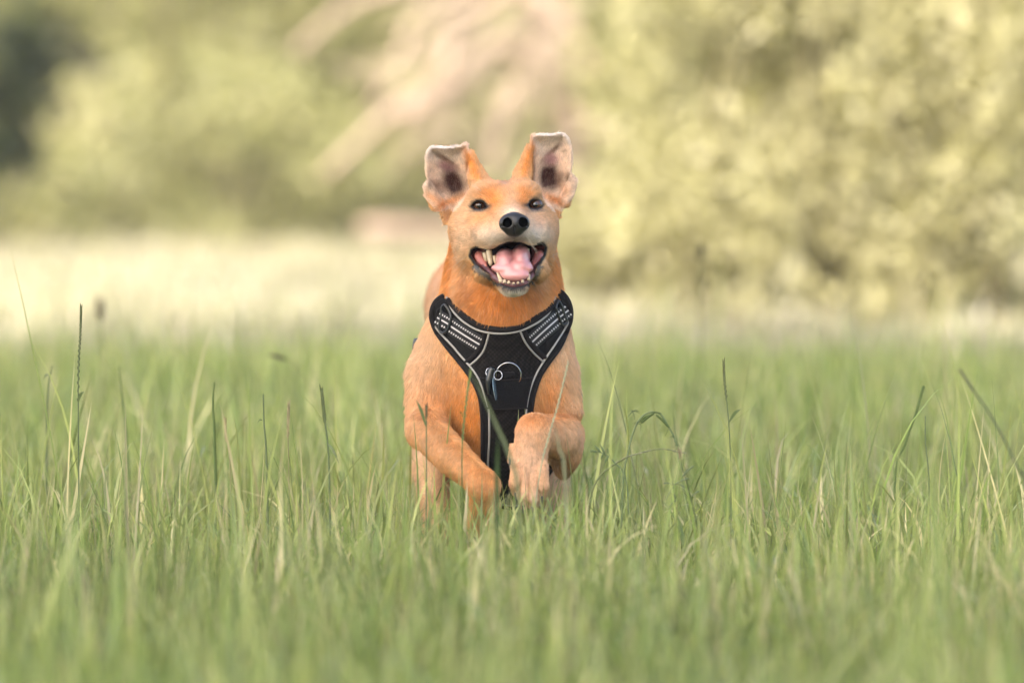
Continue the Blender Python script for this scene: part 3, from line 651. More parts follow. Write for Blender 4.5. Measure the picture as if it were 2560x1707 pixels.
def fabric(name, c, pat, scale, rough=.85, bump=.6, contrast=.5):
    m, nt, b = new_mat(name); b.inputs['Roughness'].default_value = rough; b.inputs['Specular IOR Level'].default_value = .12
    b.inputs['Sheen Weight'].default_value = .03; b.inputs['Sheen Roughness'].default_value = .5
    tc = nt.nodes.new('ShaderNodeTexCoord'); mp = nt.nodes.new('ShaderNodeMapping'); nt.links.new(tc.outputs['Object'], mp.inputs[0])
    if pat == 'mesh': t = nt.nodes.new('ShaderNodeTexVoronoi'); t.inputs['Randomness'].default_value = .15; mp.inputs['Rotation'].default_value = (0, R(45), 0)
    else: t = nt.nodes.new('ShaderNodeTexNoise'); t.inputs['Detail'].default_value = 6
    t.inputs['Scale'].default_value = scale; nt.links.new(mp.outputs[0], t.inputs['Vector'])
    out = t.outputs['Distance'] if pat == 'mesh' else t.outputs['Fac']
    r_ = nt.nodes.new('ShaderNodeValToRGB'); r_.color_ramp.elements[0].position = .15; r_.color_ramp.elements[1].position = .75
    r_.color_ramp.elements[0].color = (*[x * (1 + contrast * 2) for x in c], 1); r_.color_ramp.elements[1].color = (*[x * (1 - contrast) for x in c], 1)
    nt.links.new(out, r_.inputs[0]); nt.links.new(r_.outputs[0], b.inputs['Base Color'])
    bp = nt.nodes.new('ShaderNodeBump'); bp.inputs['Strength'].default_value = bump; bp.inputs['Distance'].default_value = .0008; bp.invert = pat == 'mesh'
    nt.links.new(out, bp.inputs['Height']); nt.links.new(bp.outputs[0], b.inputs['Normal']); return m
nylon = fabric('black nylon', (.0065, .006, .006), 'noise', 900); airmesh = fabric('black air mesh', (.0055, .0045, .004), 'mesh', 260, contrast=.9)
felt = fabric('black velcro', (.0045, .0045, .005), 'noise', 500, contrast=.7); bind = fabric('black binding tape', (.010, .0085, .0085), 'noise', 700)
pipe = simple('pale reflective piping', (.34, .325, .30), .45, bump=.3, bscale=900)
plastic = simple('black buckle', (.016, .019, .021), .28, coat=.15); steel = simple('steel', (.42, .44, .46), .22, metal=1)
shell('chest_panel', HARN, 1.5, 3.5, nylon, har)
MID = [(1222, 834), (1301, 830), (1313, 856), (1333, 882), (1357, 905), (1341, 934), (1327, 968), (1319, 1001), (1315, 1040), (1314, 1120), (1316, 1190), (1312, 1235), (1296, 1258), (1262, 1258), (1238, 1240),
       (1226, 1200), (1222, 1100), (1221, 1040), (1212, 994), (1203, 963), (1190, 939), (1173, 916), (1194, 898), (1209, 878), (1219, 852)]
mid = shell('mesh_panel', MID, 3.0, 2.4, airmesh, har)
BAND = [(1197, 943), (1230, 947), (1265, 949), (1300, 947), (1334, 941), (1327, 968), (1320, 1000), (1317, 1022), (1290, 1025), (1250, 1025), (1220, 1021), (1214, 995), (1206, 965)]
band = shell('grab_handle', BAND, 5.0, 3.2, felt, har)
def path(pts, off, n=60): p = spline(pts, n); return on_chest(p[:, 0], p[:, 1], off)
def seam(name, pts, off, r, mat, parent, n=70, seg=8):
    return MB().tube(path(pts, off, n), r, seg).build(name, mat, parent)
seam('handle_seam', [(1200, 946), (1250, 951), (1300, 949), (1332, 944)], 6.8, .0013, bind, band); seam('handle_seam', [(1214, 1019), (1250, 1023), (1318, 1020)], 6.6, .0010, bind, band)
seam('binding', [(1118, 749), (1136, 768), (1162, 790), (1200, 815), (1251, 824), (1300, 818), (1345, 792), (1370, 775), (1391, 749)], 3.2, .0038, bind, har)
seam('binding', [(1083, 812), (1093, 833), (1115, 864), (1143, 898), (1171, 934), (1188, 962), (1201, 998), (1206, 1041), (1207, 1099), (1208, 1165), (1213, 1215), (1228, 1250), (1256, 1264)], 2.2, .0030, bind, har, 110)
seam('binding', [(1425, 806), (1413, 840), (1397, 872), (1372, 906), (1350, 941), (1336, 980), (1330, 1010), (1328, 1040), (1330, 1100), (1334, 1160), (1332, 1225), (1318, 1255)], 2.2, .0030, bind, har, 110)
seam('binding', [(1228, 1252), (1255, 1266), (1290, 1270), (1320, 1262)], 2.2, .0024, bind, har)
seam('piping', [(1116, 742), (1121, 755), (1134, 780), (1162, 807), (1200, 827), (1251, 834), (1300, 827), (1345, 806), (1373, 781), (1384, 755), (1388, 742)], 5.0, .00135, pipe, har, 90)
seam('piping', [(1080, 800), (1087, 815), (1101, 833), (1131, 865), (1152, 890), (1175, 916), (1191, 938), (1203, 962), (1213, 993), (1221, 1020), (1223, 1049), (1223, 1100), (1220, 1165), (1226, 1210)], 4.6, .00135, pipe, har, 110)
seam('piping', [(1424, 795), (1419, 810), (1391, 856), (1358, 905), (1341, 934), (1327, 968), (1319, 1001), (1315, 1035), (1315, 1100), (1318, 1180)], 4.6, .00135, pipe, har, 110)
seam('piping', [(1236, 1252), (1260, 1261), (1290, 1263), (1312, 1256)], 4.4, .0012, pipe, har)
seam('piping', [(1222, 833), (1218, 850), (1208, 878), (1192, 898), (1172, 915)], 5.0, .0013, pipe, har); seam('piping', [(1301, 829), (1313, 855), (1333, 881), (1358, 904)], 5.0, .0013, pipe, har)
seam('patch_binding', [(1212, 833), (1207, 852), (1197, 874), (1182, 892), (1164, 905)], 4.0, .0026, bind, har); seam('patch_binding', [(1311, 828), (1323, 851), (1342, 874), (1364, 895)], 4.0, .0026, bind, har)
web_mat = attr_mat('reflective webbing', .6, spec=.4)
def webbing(c0, c1, w, off0, off1, pitch, name, parent, bow=0):
    c0, c1 = np.array(c0, float), np.array(c1, float); L_ = np.linalg.norm(c1 - c0); t = (c1 - c0) / L_; nrm = np.array([-t[1], t[0]])
    if nrm[1] < 0: nrm = -nrm
    nu, nv = int(L_ * 2.2), 66; u, v = np.linspace(0, 1, nu), np.linspace(-.5, .5, nv); UU, VV = np.meshgrid(u, v, indexing='ij')
    px = c0[0] + t[0] * UU * L_ + nrm[0] * (VV * w + bow * UU * (1 - UU)); py = c0[1] + t[1] * UU * L_ + nrm[1] * (VV * w + bow * UU * (1 - UU))
    s = UU * L_; rib = .14 * np.sin(s * 2 * np.pi / 2.7)
    o = off0 + (off1 - off0) * UU + rib + .5 * np.sqrt(np.clip(1 - (2 * VV) ** 4, 0, 1))
    top = on_chest(px.ravel(), py.ravel(), 0); top[:, 1] -= o.ravel() * .001; bot = top.copy(); bot[:, 1] += .0016
    on = ((s % pitch) < pitch * .5) & ((np.abs(VV + .30) < .048) | (np.abs(VV - .30) < .048)); st = np.abs(VV) < .05
    c = np.where((on | st)[..., None], np.array([.52, .50, .50]) * (1 + .25 * np.sin(s * 2 * np.pi / 2.7))[..., None], np.array([.007, .007, .009]) * (1 + .6 * np.sin(s * 2 * np.pi / 2.7))[..., None])
    n = nu * nv; i = np.arange(nu - 1)[:, None] * nv; j = np.arange(nv - 1)[None]; Q = np.stack([i + j, i + j + 1, i + nv + j + 1, i + nv + j], -1).reshape(-1, 4)
    e = np.arange(nu - 1) * nv; g = np.arange(nv - 1); l = (nu - 1) * nv
    side = [np.stack([e, e + nv, e + nv + n, e + n], -1), np.stack([e + nv - 1, e + nv - 1 + n, e + 2 * nv - 1 + n, e + 2 * nv - 1], -1), np.stack([g, g + n, g + 1 + n, g + 1], -1), np.stack([l + g, l + g + 1, l + g + 1 + n, l + g + n], -1)]
    mesh_np(name, np.vstack([top, bot]), np.vstack([Q, Q[:, ::-1] + n] + side), web_mat, parent, cols=np.vstack([c.reshape(-1, 3)] * 2))
webbing((1118, 809), (1203, 863), 42, 5.4, 5.0, 6.5, 'webbing', har, 4); webbing((1402, 790), (1328, 857), 42, 5.4, 5.0, 6.5, 'webbing', har, -3)
webbing((1093, 793), (1120, 809), 40, 9.0, 7.4, 6.5, 'webbing', har); webbing((1421, 775), (1398, 793), 40, 9.0, 7.4, 6.5, 'webbing', har)
def loop(pts, off, r, name, mat, n=60):
    p = spline(list(pts) + [pts[0], pts[1]], n * 2); k = len(p); p = p[: int(k * (len(pts)) / (len(pts) + 1))]
    W = on_chest(p[:, 0], p[:, 1], off); return MB().tube(np.vstack([W, W[:2]]), r, 10).build(name, mat, har)
loop([(1112, 762), (1121, 774), (1127, 790), (1125, 808), (1117, 826), (1108, 832), (1099, 826), (1099, 810), (1103, 790), (1104, 770)], 8.6, .0017, 'buckle', plastic)
loop([(1396, 753), (1391, 764), (1391, 774), (1398, 794), (1405, 809), (1412, 812), (1417, 803), (1411, 785), (1404, 764)], 8.6, .0017, 'buckle', plastic)
# padded shoulder straps: rim seen from the front, then back over the withers
for s_, rim, bk in ((-1, [(1092, 834), (1083, 812), (1079, 790), (1083, 770), (1092, 755), (1108, 745)], [(1126, 745, 400), (1165, 725, 520), (1240, 690, 680)]),
                    (1, [(1417, 826), (1425, 806), (1427, 782), (1422, 760), (1411, 742), (1397, 733)], [(1380, 738, 400), (1340, 720, 520), (1250, 690, 680)])):
    a = on_chest([p[0] for p in rim], [p[1] for p in rim], 4.5); a[3:, 1] += np.array([.002, .008, .02]) ; b = np.array([D(*p) for p in bk])
    MB().tube(spline(np.vstack([a, b]), 60), np.r_[np.linspace(.0028, .0044, 30), np.linspace(.0044, .007, 30)], 12).build('shoulder_strap', bind, har)
    inner = [(1107 if s_ < 0 else 1402, 764 if s_ < 0 else 752), (1094 if s_ < 0 else 1415, 778 if s_ < 0 else 765), (1092 if s_ < 0 else 1417, 800 if s_ < 0 else 790)]
    seam('strap_edge', inner, 6.5, .0016, bind, har, 30)
# girth strap buckles showing past the flanks
for (x_, y_, d_, s_) in ((1449, 997, 430, 1), (1038, 874, 440, -1)):
    c = D(x_ - s_ * 6, y_, d_); mb = MB(); q = np.array([c + [0, 0, .014], c + [s_ * .002, 0, .008], c + [s_ * .0025, 0, -.004], c + [0, 0, -.011]]); mb.tube(spline(q, 14), np.r_[.002, np.full(12, .0045), .002], 10).build('side_buckle', plastic, har)
q = np.array([D(1440, 990, 440), D(1425, 1080, 520), D(1330, 1230, 560), D(1230, 1250, 560), D(1110, 1150, 540), D(1052, 990, 480), D(1046, 880, 450)])
MB().tube(spline(q, 60), .005, 8).build('girth_strap', nylon, har)
# leash ring, split ring, clip and tag
c0 = on_chest([1271], [938], 7.5)[0]; th = np.linspace(0, 2 * np.pi, 49); ring = c0 + np.stack([.0158 * np.cos(th), .0005 + np.where(np.sin(th) < 0, -.011, -.002) * np.sin(th), .0160 * np.sin(th)], -1)
MB().tube(ring, .0011, 10, flat=(0, 1, 0.01)).build('leash_ring', steel, har)
webb = MB(); tq = on_chest(np.linspace(1257, 1285, 8), np.full(8, 936.), 7.5); webb.tube(tq, .0032, 10).build('ring_loop', nylon, har)
c1 = on_chest([1245], [938], 11)[0]; ring = c1 + np.stack([.0052 * np.cos(th), .002 * np.sin(th), .0056 * np.sin(th)], -1)
tagp = MB().tube(ring, .0007, 8).build('split_ring', steel, har)
c2 = on_chest([1222], [931], 10)[0]; ring = c2 + np.stack([.0035 * np.cos(th), .002 * np.sin(th), .0052 * np.sin(th)], -1); MB().tube(ring, .0007, 8).build('split_ring', steel, har)
cl = on_chest([1231, 1226, 1222, 1221, 1222], [918, 932, 948, 966, 985], 12); MB().tube(spline(cl, 24), np.r_[.0015, np.full(12, .0040), np.linspace(.0040, .0014, 11)], 10).build('clip', plastic, har)
cT = on_chest([1237], [972], 13)[0]
th, ph = np.meshgrid(np.linspace(0, np.pi, 20), np.linspace(0, 2 * np.pi, 32, endpoint=False), indexing='ij'); sg = lambda v: np.sign(v) * np.abs(v)
V = np.stack([.0011 * np.cos(th), .012 * np.sin(th) * np.sin(ph), .0150 * np.sin(th) * np.cos(ph)], -1).reshape(-1, 3); V[:, 0] = np.clip(V[:, 0], -.0006, .0006)
an = R(-28); V = np.stack([V[:, 0] * math.cos(an) - V[:, 1] * math.sin(an) * .35, V[:, 0] * math.sin(an) + V[:, 1] * math.cos(an), V[:, 2]], -1); V[:, 0] += -V[:, 2] * .12
i = np.arange(19)[:, None] * 32; j = np.arange(32)[None]; jn = (j + 1) % 32; F = np.stack([i + j, i + jn, i + 32 + jn, i + 32 + j], -1).reshape(-1, 4)
mesh_np('tag', V + cT, F, simple('blue grey tag enamel', (.36, .50, .56), .2, metal=.6), har)
# ---------------------------------------------------------------- ground and meadow
def ground_z(x, y): return .02 * np.sin(x * .7 + 1) * np.sin(y * .5) * np.clip((y - 9) / 6, 0, 1)
gx = np.r_[np.linspace(-220, -14, 14), np.linspace(-12, 12, 61), np.linspace(14, 220, 14)]; gy = np.r_[np.linspace(-60, -4, 10), np.linspace(-2, 40, 106), np.linspace(45, 300, 16)]
X, Y = np.meshgrid(gx, gy, indexing='ij'); V = np.stack([X, Y, ground_z(X, Y)], -1).reshape(-1, 3); ny = len(gy)
i = np.arange(len(gx) - 1)[:, None] * ny; j = np.arange(ny - 1)[None]; F = np.stack([i + j, i + ny + j, i + ny + j + 1, i + j + 1], -1).reshape(-1, 4)
m, nt, b = new_mat('meadow soil'); b.inputs['Roughness'].default_value = .95; b.inputs['Specular IOR Level'].default_value = .1
tc = nt.nodes.new('ShaderNodeTexCoord'); n1 = nt.nodes.new('ShaderNodeTexNoise'); n1.inputs['Scale'].default_value = 1.1; n1.inputs['Detail'].default_value = 5
n2 = nt.nodes.new('ShaderNodeTexNoise'); n2.inputs['Scale'].default_value = 60; n2.inputs['Detail'].default_value = 6
cr = nt.nodes.new('ShaderNodeValToRGB'); cr.color_ramp.elements[0].position = .35; cr.color_ramp.elements[1].position = .65
cr.color_ramp.elements[0].color = (.10, .12, .045, 1); cr.color_ramp.elements[1].color = (.24, .215, .12, 1)
mx = nt.nodes.new('ShaderNodeMixRGB'); mx.blend_type = 'OVERLAY'; mx.inputs[0].default_value = .6
nt.links.new(tc.outputs['Object'], n1.inputs[0]); nt.links.new(tc.outputs['Object'], n2.inputs[0]); nt.links.new(n1.outputs[0], cr.inputs[0]); nt.links.new(cr.outputs[0], mx.inputs[1]); nt.links.new(n2.outputs[0], mx.inputs[2]); nt.links.new(mx.outputs[0], b.inputs[0])
tag(mesh_np('ground', V, F, m), kind='structure')

def blades(name, n, y0, y1, hm, hs, w, pal, mat, tall=.05, tallh=(1.4, 2.1), margin=.5, seg=6, bendy=.5, ypow=1.0, pale=.1, clump=3.0):
    y = y0 + (y1 - y0) * rng.random(int(n * 1.6)) ** ypow; x = (rng.random(len(y)) * 2 - 1) * (.095 * y + margin)
    keep = vnoise(np.stack([x, y, 0 * x], -1), clump, 3) + .35 * rng.random(len(y)) > .38; x, y = x[keep][:n], y[keep][:n]; n = len(x)
    cn = vnoise(np.stack([x, y, 0 * x], -1), 1.3, 4)
    h = np.clip(rng.normal(hm, hs, n), hm * .35, None) * (.75 + .5 * cn); tl = rng.random(n) < tall; h[tl] *= rng.uniform(*tallh, tl.sum())
    nd = (np.abs(x + .02) < .14) & (y > 5.6) & (y < 7.12); h[nd] = np.minimum(h[nd] * 1.3, .125 + .05 * rng.random(nd.sum()))
    ww = w * rng.uniform(.4, 1.7, n) * np.where(tl, .9, 1)
    az = rng.random(n) * 2 * np.pi; bend = np.abs(rng.normal(0, bendy, n)); bend[tl] *= .5; st = rng.normal(0, .12, (n, 2))
    t = np.linspace(0, 1, seg + 1)[None, :, None]
    lean = np.stack([np.cos(az), np.sin(az)], -1)
    H = h[:, None, None]; B = bend[:, None, None]
    xy = np.stack([x, y], -1)[:, None] + H * (st[:, None] * t + lean[:, None] * B * t ** 2.2 * .75)
    z = H * (t * (1 - .32 * B * t ** 2 - .12 * B ** 2 * t ** 3)); z = np.maximum(z, H * .12 * t)
    C_ = np.concatenate([xy, z + ground_z(x, y)[:, None, None]], -1)
    fa = rng.random(n) * np.pi; wd = np.stack([np.cos(fa), np.sin(fa), 0 * fa], -1)[:, None] * ww[:, None, None] * np.clip(1.02 - t ** 2.2, .03, 1) * np.clip(.55 + t * 2, 0, 1) * .5
    V = np.stack([C_ - wd, C_ + wd], 2).reshape(-1, 3)
    a = (np.arange(n) * (seg + 1) * 2)[:, None]; s = np.arange(seg)[None] * 2; F = np.stack([a + s, a + s + 1, a + s + 3, a + s + 2], -1).reshape(-1, 4)
    k = rng.random(n)[:, None] ** 1.3; pal = np.asarray(pal, float); c = pal[0] * k + pal[1] * (1 - k)
    dry = rng.random(n) < pale; c[dry] = pal[2] * rng.uniform(.7, 1.2, (dry.sum(), 1))
    c = c * (.75 + .5 * cn[:, None]) * rng.uniform(.6, 1.4, (n, 1))
    tip = t[..., 0] ** 3 * .5; cc_ = c[:, None] * (1 - tip[..., None]) + (c[:, None] * .6 + np.array([.20, .17, .07]) * .5) * tip[..., None]
    o = mesh_np(name, V, F, mat, cols=np.repeat(cc_, 2, axis=1).reshape(-1, 3)); return o
gmat = attr_mat('grass blade', .30, transl=.42, spec=.5, tint=(1.05, 1.08, .6))
GP = [(.43, .45, .165), (.20, .28, .08), (.62, .54, .32)]
GL = [(.20, .26, .11), (.24, .27, .15), (.42, .36, .24)]
tag(blades('grass', 27000, 5.9, 8.9, .086, .034, .0035, GP, gmat, tall=.09, tallh=(1.3, 2.2), pale=.14, clump=5), 'dense knee low green grass around the running dog, in focus', 'grass', kind='stuff')
tag(blades('grass', 15000, 2.9, 5.9, .084, .028, .0050, GP, gmat, tall=.03, pale=.05), 'blurred green grass in the foreground below the dog', 'grass', kind='stuff')
tag(blades('grass', 22000, 8.9, 12.1, .11, .03, .0055, GP, gmat, tall=.04, margin=.6), 'soft green grass stretching away behind the dog in the shade', 'grass', kind='stuff')
DRYP = [(.29, .28, .19), (.34, .32, .24), (.46, .41, .33)]
tag(blades('meadow', 34000, 12.1, 24, .07, .02, .010, DRYP, gmat, tall=.02, margin=1.0, seg=4, pale=.25), 'sunlit pale yellow meadow beyond the shaded grass', 'meadow', kind='stuff')
tag(blades('grass', 1500, 5.6, 9.2, .16, .04, .0028, GP, gmat, tall=.3, tallh=(1.1, 1.4), pale=.2, bendy=1.1, clump=2), 'thin arching blades leaning over the grass around the dog', 'grass', kind='stuff')
SP = [(.20, .19, .09), (.11, .14, .05), (.46, .40, .24)]
tag(blades('grass', 420, 5.6, 9.5, .18, .04, .0024, SP, gmat, tall=.0, pale=.3, bendy=.12, clump=2), 'straw coloured seed stalks sprinkled through the grass', 'grass', kind='stuff')
seedm = attr_mat('seed head', .7, transl=.2, spec=.2)

# ---- single stems that stand out
def stem(pts, r0, r1, c, label, head=None, hc=(.16, .14, .07), leaf=(), name='grass_plant', cat='grass plant', group=None):
    """pts: (px,py,Y) from tip to root; head=(length fraction from the tip, thickness)"""
    P = np.array([at(*p) for p in pts])[::-1]; P[0, 2] = min(P[0, 2], .0); q = spline(P, 70)
    root = empty(name, tuple(q[0]), label, cat, group)
    MB().tube(q, np.linspace(r0, r1, len(q)), 6, col=c).build('stalk', seedm, root)
    if head:
        fr, tk = head; mb = MB(); L_ = np.linalg.norm(np.diff(q, axis=0), axis=1).sum() * fr; ns = max(7, int(L_ / .0042)); ix = np.linspace(len(q) * (1 - fr), len(q) - 1.01, ns)
        for k, f in enumerate(ix):
            a = q[int(f)] + (q[int(f) + 1] - q[int(f)]) * (f % 1); t = q[int(f) + 1] - q[int(f)]; t /= np.linalg.norm(t); s = np.array([1 if k % 2 else -1, rng.normal(0, .4), 0.]); s /= np.linalg.norm(s)
            e = a + t * tk * 3.6 + s * tk * .85; mb.tube(np.array([a, a * .5 + e * .5 + s * tk * .25, e]), [tk * .3, tk * .42, tk * .10], 6, col=np.array(hc) * rng.uniform(.75, 1.3))
        mb.build('seed_head', seedm, root)
    for (f, ex, ey, wd) in leaf:                       # leaf: start fraction, end pixel, width
        a = q[int(f * 69)]; Yl = a[1]; e = at(ex, ey, Yl - .01); mid = (a + e) / 2 + np.array([0, -.004, .004]); s = spline([a, mid, e], 14)
        d = (e - a) / np.linalg.norm(e - a); sd_ = np.cross(d, [0, 1, 0]); wv = wd * np.sin(np.linspace(.25, np.pi, 14))[:, None] * sd_; VV = np.stack([s - wv, s + wv], 1).reshape(-1, 3)
        ii = np.arange(13)[:, None] * 2; FF = np.hstack([ii, ii + 1, ii + 3, ii + 2]); mesh_np('leaf', VV, FF, gmat, root, cols=np.tile(np.array(c) * 1.1, (28, 1)))
    return root
DK, MD, YL = (.14, .18, .08), (.11, .16, .05), (.28, .27, .12)
G1 = 'single grass stems standing above the meadow'
stem([(203, 768, 7.15), (201, 830, 7.15), (196, 930, 7.15), (196, 1100, 7.15), (197, 1250, 7.15), (198, 1450, 7.15)], .0011, .0006, DK, 'tallest dark green seed stem at far left, rising above the grass', (.50, .0016), (.09, .10, .045), [(.52, 211, 978, .002)], group=G1)
stem([(130, 915, 7.6), (122, 960, 7.6), (117, 1060, 7.6), (117, 1300, 7.6)], .0014, .0008, DK, 'straight dark blurred stem just left of the tallest seed stem', None, leaf=[(.8, 108, 950, .002)], group=G1)
stem([(297, 915, 7.75), (306, 1000, 7.75), (318, 1120, 7.75), (330, 1300, 7.75)], .0020, .0006, MD, 'smooth upright blade right of the tallest seed stem', group=G1)
stem([(536, 955, 7.4), (532, 1010, 7.4), (536, 1090, 7.4), (545, 1300, 7.4)], .0022, .0008, MD, 'short pointed green blade left of the dog, with a pale seed stem beside it', group=G1)
stem([(563, 1050, 7.15), (565, 1090, 7.15), (575, 1170, 7.15), (582, 1420, 7.15)], .0008, .0006, YL, 'straw coloured seed stem in the grass left of the dog', (.45, .0016), (.30, .24, .12), group=G1)
stem([(658, 985, 7.1), (660, 1060, 7.1), (666, 1150, 7.1), (672, 1420, 7.1)], .0016, .0009, DK, 'slim dark pointed blade midway between frame edge and dog', leaf=[(.7, 642, 1060, .0012)], group=G1)
stem([(804, 975, 7.05), (812, 1050, 7.05), (820, 1120, 7.05), (824, 1230, 7.05), (826, 1420, 7.05)], .0013, .0009, DK, 'thick dark seed stem nearest the dog on its left side, with a second leaning head', (.30, .0022), (.11, .13, .05), [(.55, 848, 1160, .0018)], group=G1)
stem([(697, 893, 8.4), (712, 898, 8.4), (733, 908, 8.4), (752, 930, 8.4), (790, 1000, 8.4), (820, 1090, 8.4), (850, 1300, 8.4)], .0009, .0007, YL, 'drooping brown seed head floating above the grass, blurred', (.22, .0042), (.10, .085, .05), group=G1)
stem([(722, 1010, 7.2), (720, 1080, 7.2), (722, 1200, 7.2), (724, 1420, 7.2)], .0008, .0006, YL, 'pale beaded seed stem between two dark stems left of the dog', (.4, .0018), (.34, .28, .16), group=G1)
stem([(1066, 1016, 7.0), (1066, 1080, 7.0), (1066, 1200, 7.0), (1064, 1420, 7.0)], .0010, .0006, DK, 'brown tipped stem in front of the left shoulder of the dog', (.2, .0016), (.12, .08, .04), [(.72, 1041, 1000, .0020)], group=G1)
stem([(1176, 930, 6.95), (1168, 985, 6.95), (1157, 1090, 6.95), (1155, 1200, 6.95), (1158, 1420, 6.95)], .0008, .0006, MD, 'thin green seed stem crossing the chest beside the harness', (.55, .0015), (.20, .25, .09), [(.6, 1146, 1030, .0007)], group=G1)
stem([(1420, 908, 6.95), (1398, 1000, 6.95), (1375, 1080, 6.95), (1352, 1170, 6.95), (1335, 1290, 6.95), (1312, 1430, 6.95)], .0007, .0006, (.34, .38, .24), 'silvery seed stem leaning across the raised paw of the dog', (.55, .0013), (.42, .44, .30), group=G1)
stem([(1809, 905, 7.2), (1812, 960, 7.2), (1822, 1060, 7.2), (1827, 1200, 7.2), (1827, 1420, 7.2)], .0009, .0006, DK, 'upright seed stem with one side leaf, right of the dog', (.38, .0017), (.13, .14, .06), [(.52, 1853, 1022, .0022)], group=G1)
stem([(2403, 930, 6.6), (2440, 985, 6.6), (2490, 1060, 6.6), (2540, 1160, 6.6), (2572, 1240, 6.6), (2600, 1500, 6.6)], .0013, .0011, (.09, .11, .06), 'dark blurred stem leaning to the left at far right', (.2, .0018), (.13, .12, .08), group=G1)
stem([(2309, 965, 7.4), (2290, 1030, 7.4), (2262, 1110, 7.4), (2240, 1180, 7.4), (2235, 1420, 7.4)], .0012, .0018, MD, 'broad bright blade tilted right, near the right edge', group=G1)
stem([(2313, 1040, 7.2), (2314, 1110, 7.2), (2322, 1200, 7.2), (2328, 1420, 7.2)], .0012, .0008, DK, 'thin straight stem beside the broad bright blade at right', group=G1)
stem([(1755, 630, 9.6), (1752, 720, 9.6), (1750, 850, 9.6), (1750, 1150, 9.6)], .0018, .0012, (.16, .18, .08), 'very blurred tall stalk far behind on the right', (.12, .005), (.16, .15, .08), group=G1)
stem([(250, 770, 9.2), (252, 830, 9.2), (256, 900, 9.2), (260, 1200, 9.2)], .0015, .001, (.15, .15, .07), 'blurred seed head behind the tallest stem at left', (.2, .006), (.14, .12, .07), group=G1)
# arching weeds on the right
W = 'feathery green weed'
stem([(1768, 1150, 7.05), (1700, 1130, 7.05), (1650, 1122, 7.05), (1600, 1132, 7.05), (1556, 1148, 7.05), (1500, 1190, 7.05), (1474, 1245, 7.05), (1466, 1300, 7.05), (1460, 1440, 7.05)][1:], .0016, .0007, (.17, .20, .08), 'low arching seed stalk bending right beside the dog', (.55, .0019), (.22, .22, .13), name='arching_grass', cat='grass plant')
wr = stem([(1692, 1110, 7.1), (1680, 1082, 7.1), (1668, 1062, 7.1), (1652, 1036, 7.1), (1628, 1030, 7.1), (1604, 1042, 7.1), (1586, 1072, 7.1), (1570, 1130, 7.1), (1556, 1220, 7.1), (1552, 1440, 7.1)], .0014, .0010, (.17, .22, .10), 'hooped weed bowing over to the right with feathery tips', name='feathery_weed', cat='weed')
mb = MB()
for (a, e, wd) in (((1636, 1032), (1602, 1058), .0034), ((1628, 1036), (1598, 1052), .0022), ((1640, 1036), (1672, 1068), .0030), ((1630, 1030), (1654, 1034), .0016)):
    A, E = at(*a, 7.09), at(*e, 7.09); mb.tube(spline([A, (A + E) / 2 + np.array([0, 0, .001]), E], 10), np.r_[.0004, np.full(8, wd * .5), .0003], 6, col=(.09, .13, .04))
for _ in range(26):
    A = at(*random.choice([(1580, 1028), (1600, 1055), (1672, 1066), (1684, 1090), (1694, 1112), (1600, 1060)]), 7.09); E = A + np.array([rng.normal(0, .006), rng.normal(0, .004), -abs(rng.normal(0, .008)) + .002]); mb.tube(np.array([A, (A + E) / 2 + .001, E]), [.0005, .0004, .0002], 5, col=(.12, .16, .06))
mb.build('feathery_leaf', seedm, wr)
w2 = stem([(1700, 1130, 7.0), (1706, 1170, 7.0), (1716, 1200, 7.0), (1730, 1260, 7.0), (1745, 1330, 7.0), (1752, 1440, 7.0)], .0010, .0007, (.11, .15, .05), 'small wormwood like weed with forked leaflets below the hooped weed', (.12, .002), (.26, .20, .12), name='forked_weed', cat='weed')
mb = MB()
for (a, e) in (((1712, 1186), (1735, 1164)), ((1706, 1192), (1722, 1172)), ((1722, 1196), (1684, 1212)), ((1688, 1208), (1712, 1218)), ((1684, 1212), (1672, 1196)), ((1684, 1212), (1658, 1208)), ((1684, 1216), (1664, 1250)), ((1676, 1230), (1690, 1246)), ((1690, 1250), (1670, 1272)), ((1730, 1240), (1748, 1228))):
    A, E = at(*a, 6.99), at(*e, 6.99); mb.tube(spline([A, (A + E) / 2 + np.array([0, -.001, .0015]), E], 8), np.r_[.0008, np.full(6, .0010), .0004], 6, col=(.16, .20, .10))
mb.build('forked_leaf', seedm, w2)
w3 = stem([(1475, 1128, 7.0), (1500, 1130, 7.0), (1522, 1142, 7.0), (1540, 1160, 7.0), (1556, 1178, 7.0), (1570, 1240, 7.0), (1575, 1440, 7.0)], .0009, .0008, (.15, .2, .09), 'leafy sprig poking left towards the dog, under the arching stalk', name='leafy_weed', cat='weed')
mb = MB()
for (a, e) in (((1502, 1130), (1486, 1112)), ((1512, 1134), (1500, 1110)), ((1520, 1140), (1512, 1158)), ((1508, 1134), (1502, 1148)), ((1490, 1130), (1476, 1124)), ((1526, 1144), (1518, 1120))):
    A, E = at(*a, 6.99), at(*e, 6.99); mb.tube(spline([A, (A + E) / 2, E], 6), [.0008, .0012, .0013, .0012, .0008, .0003], 6, col=(.12, .17, .07))
mb.build('leaflet', seedm, w3)
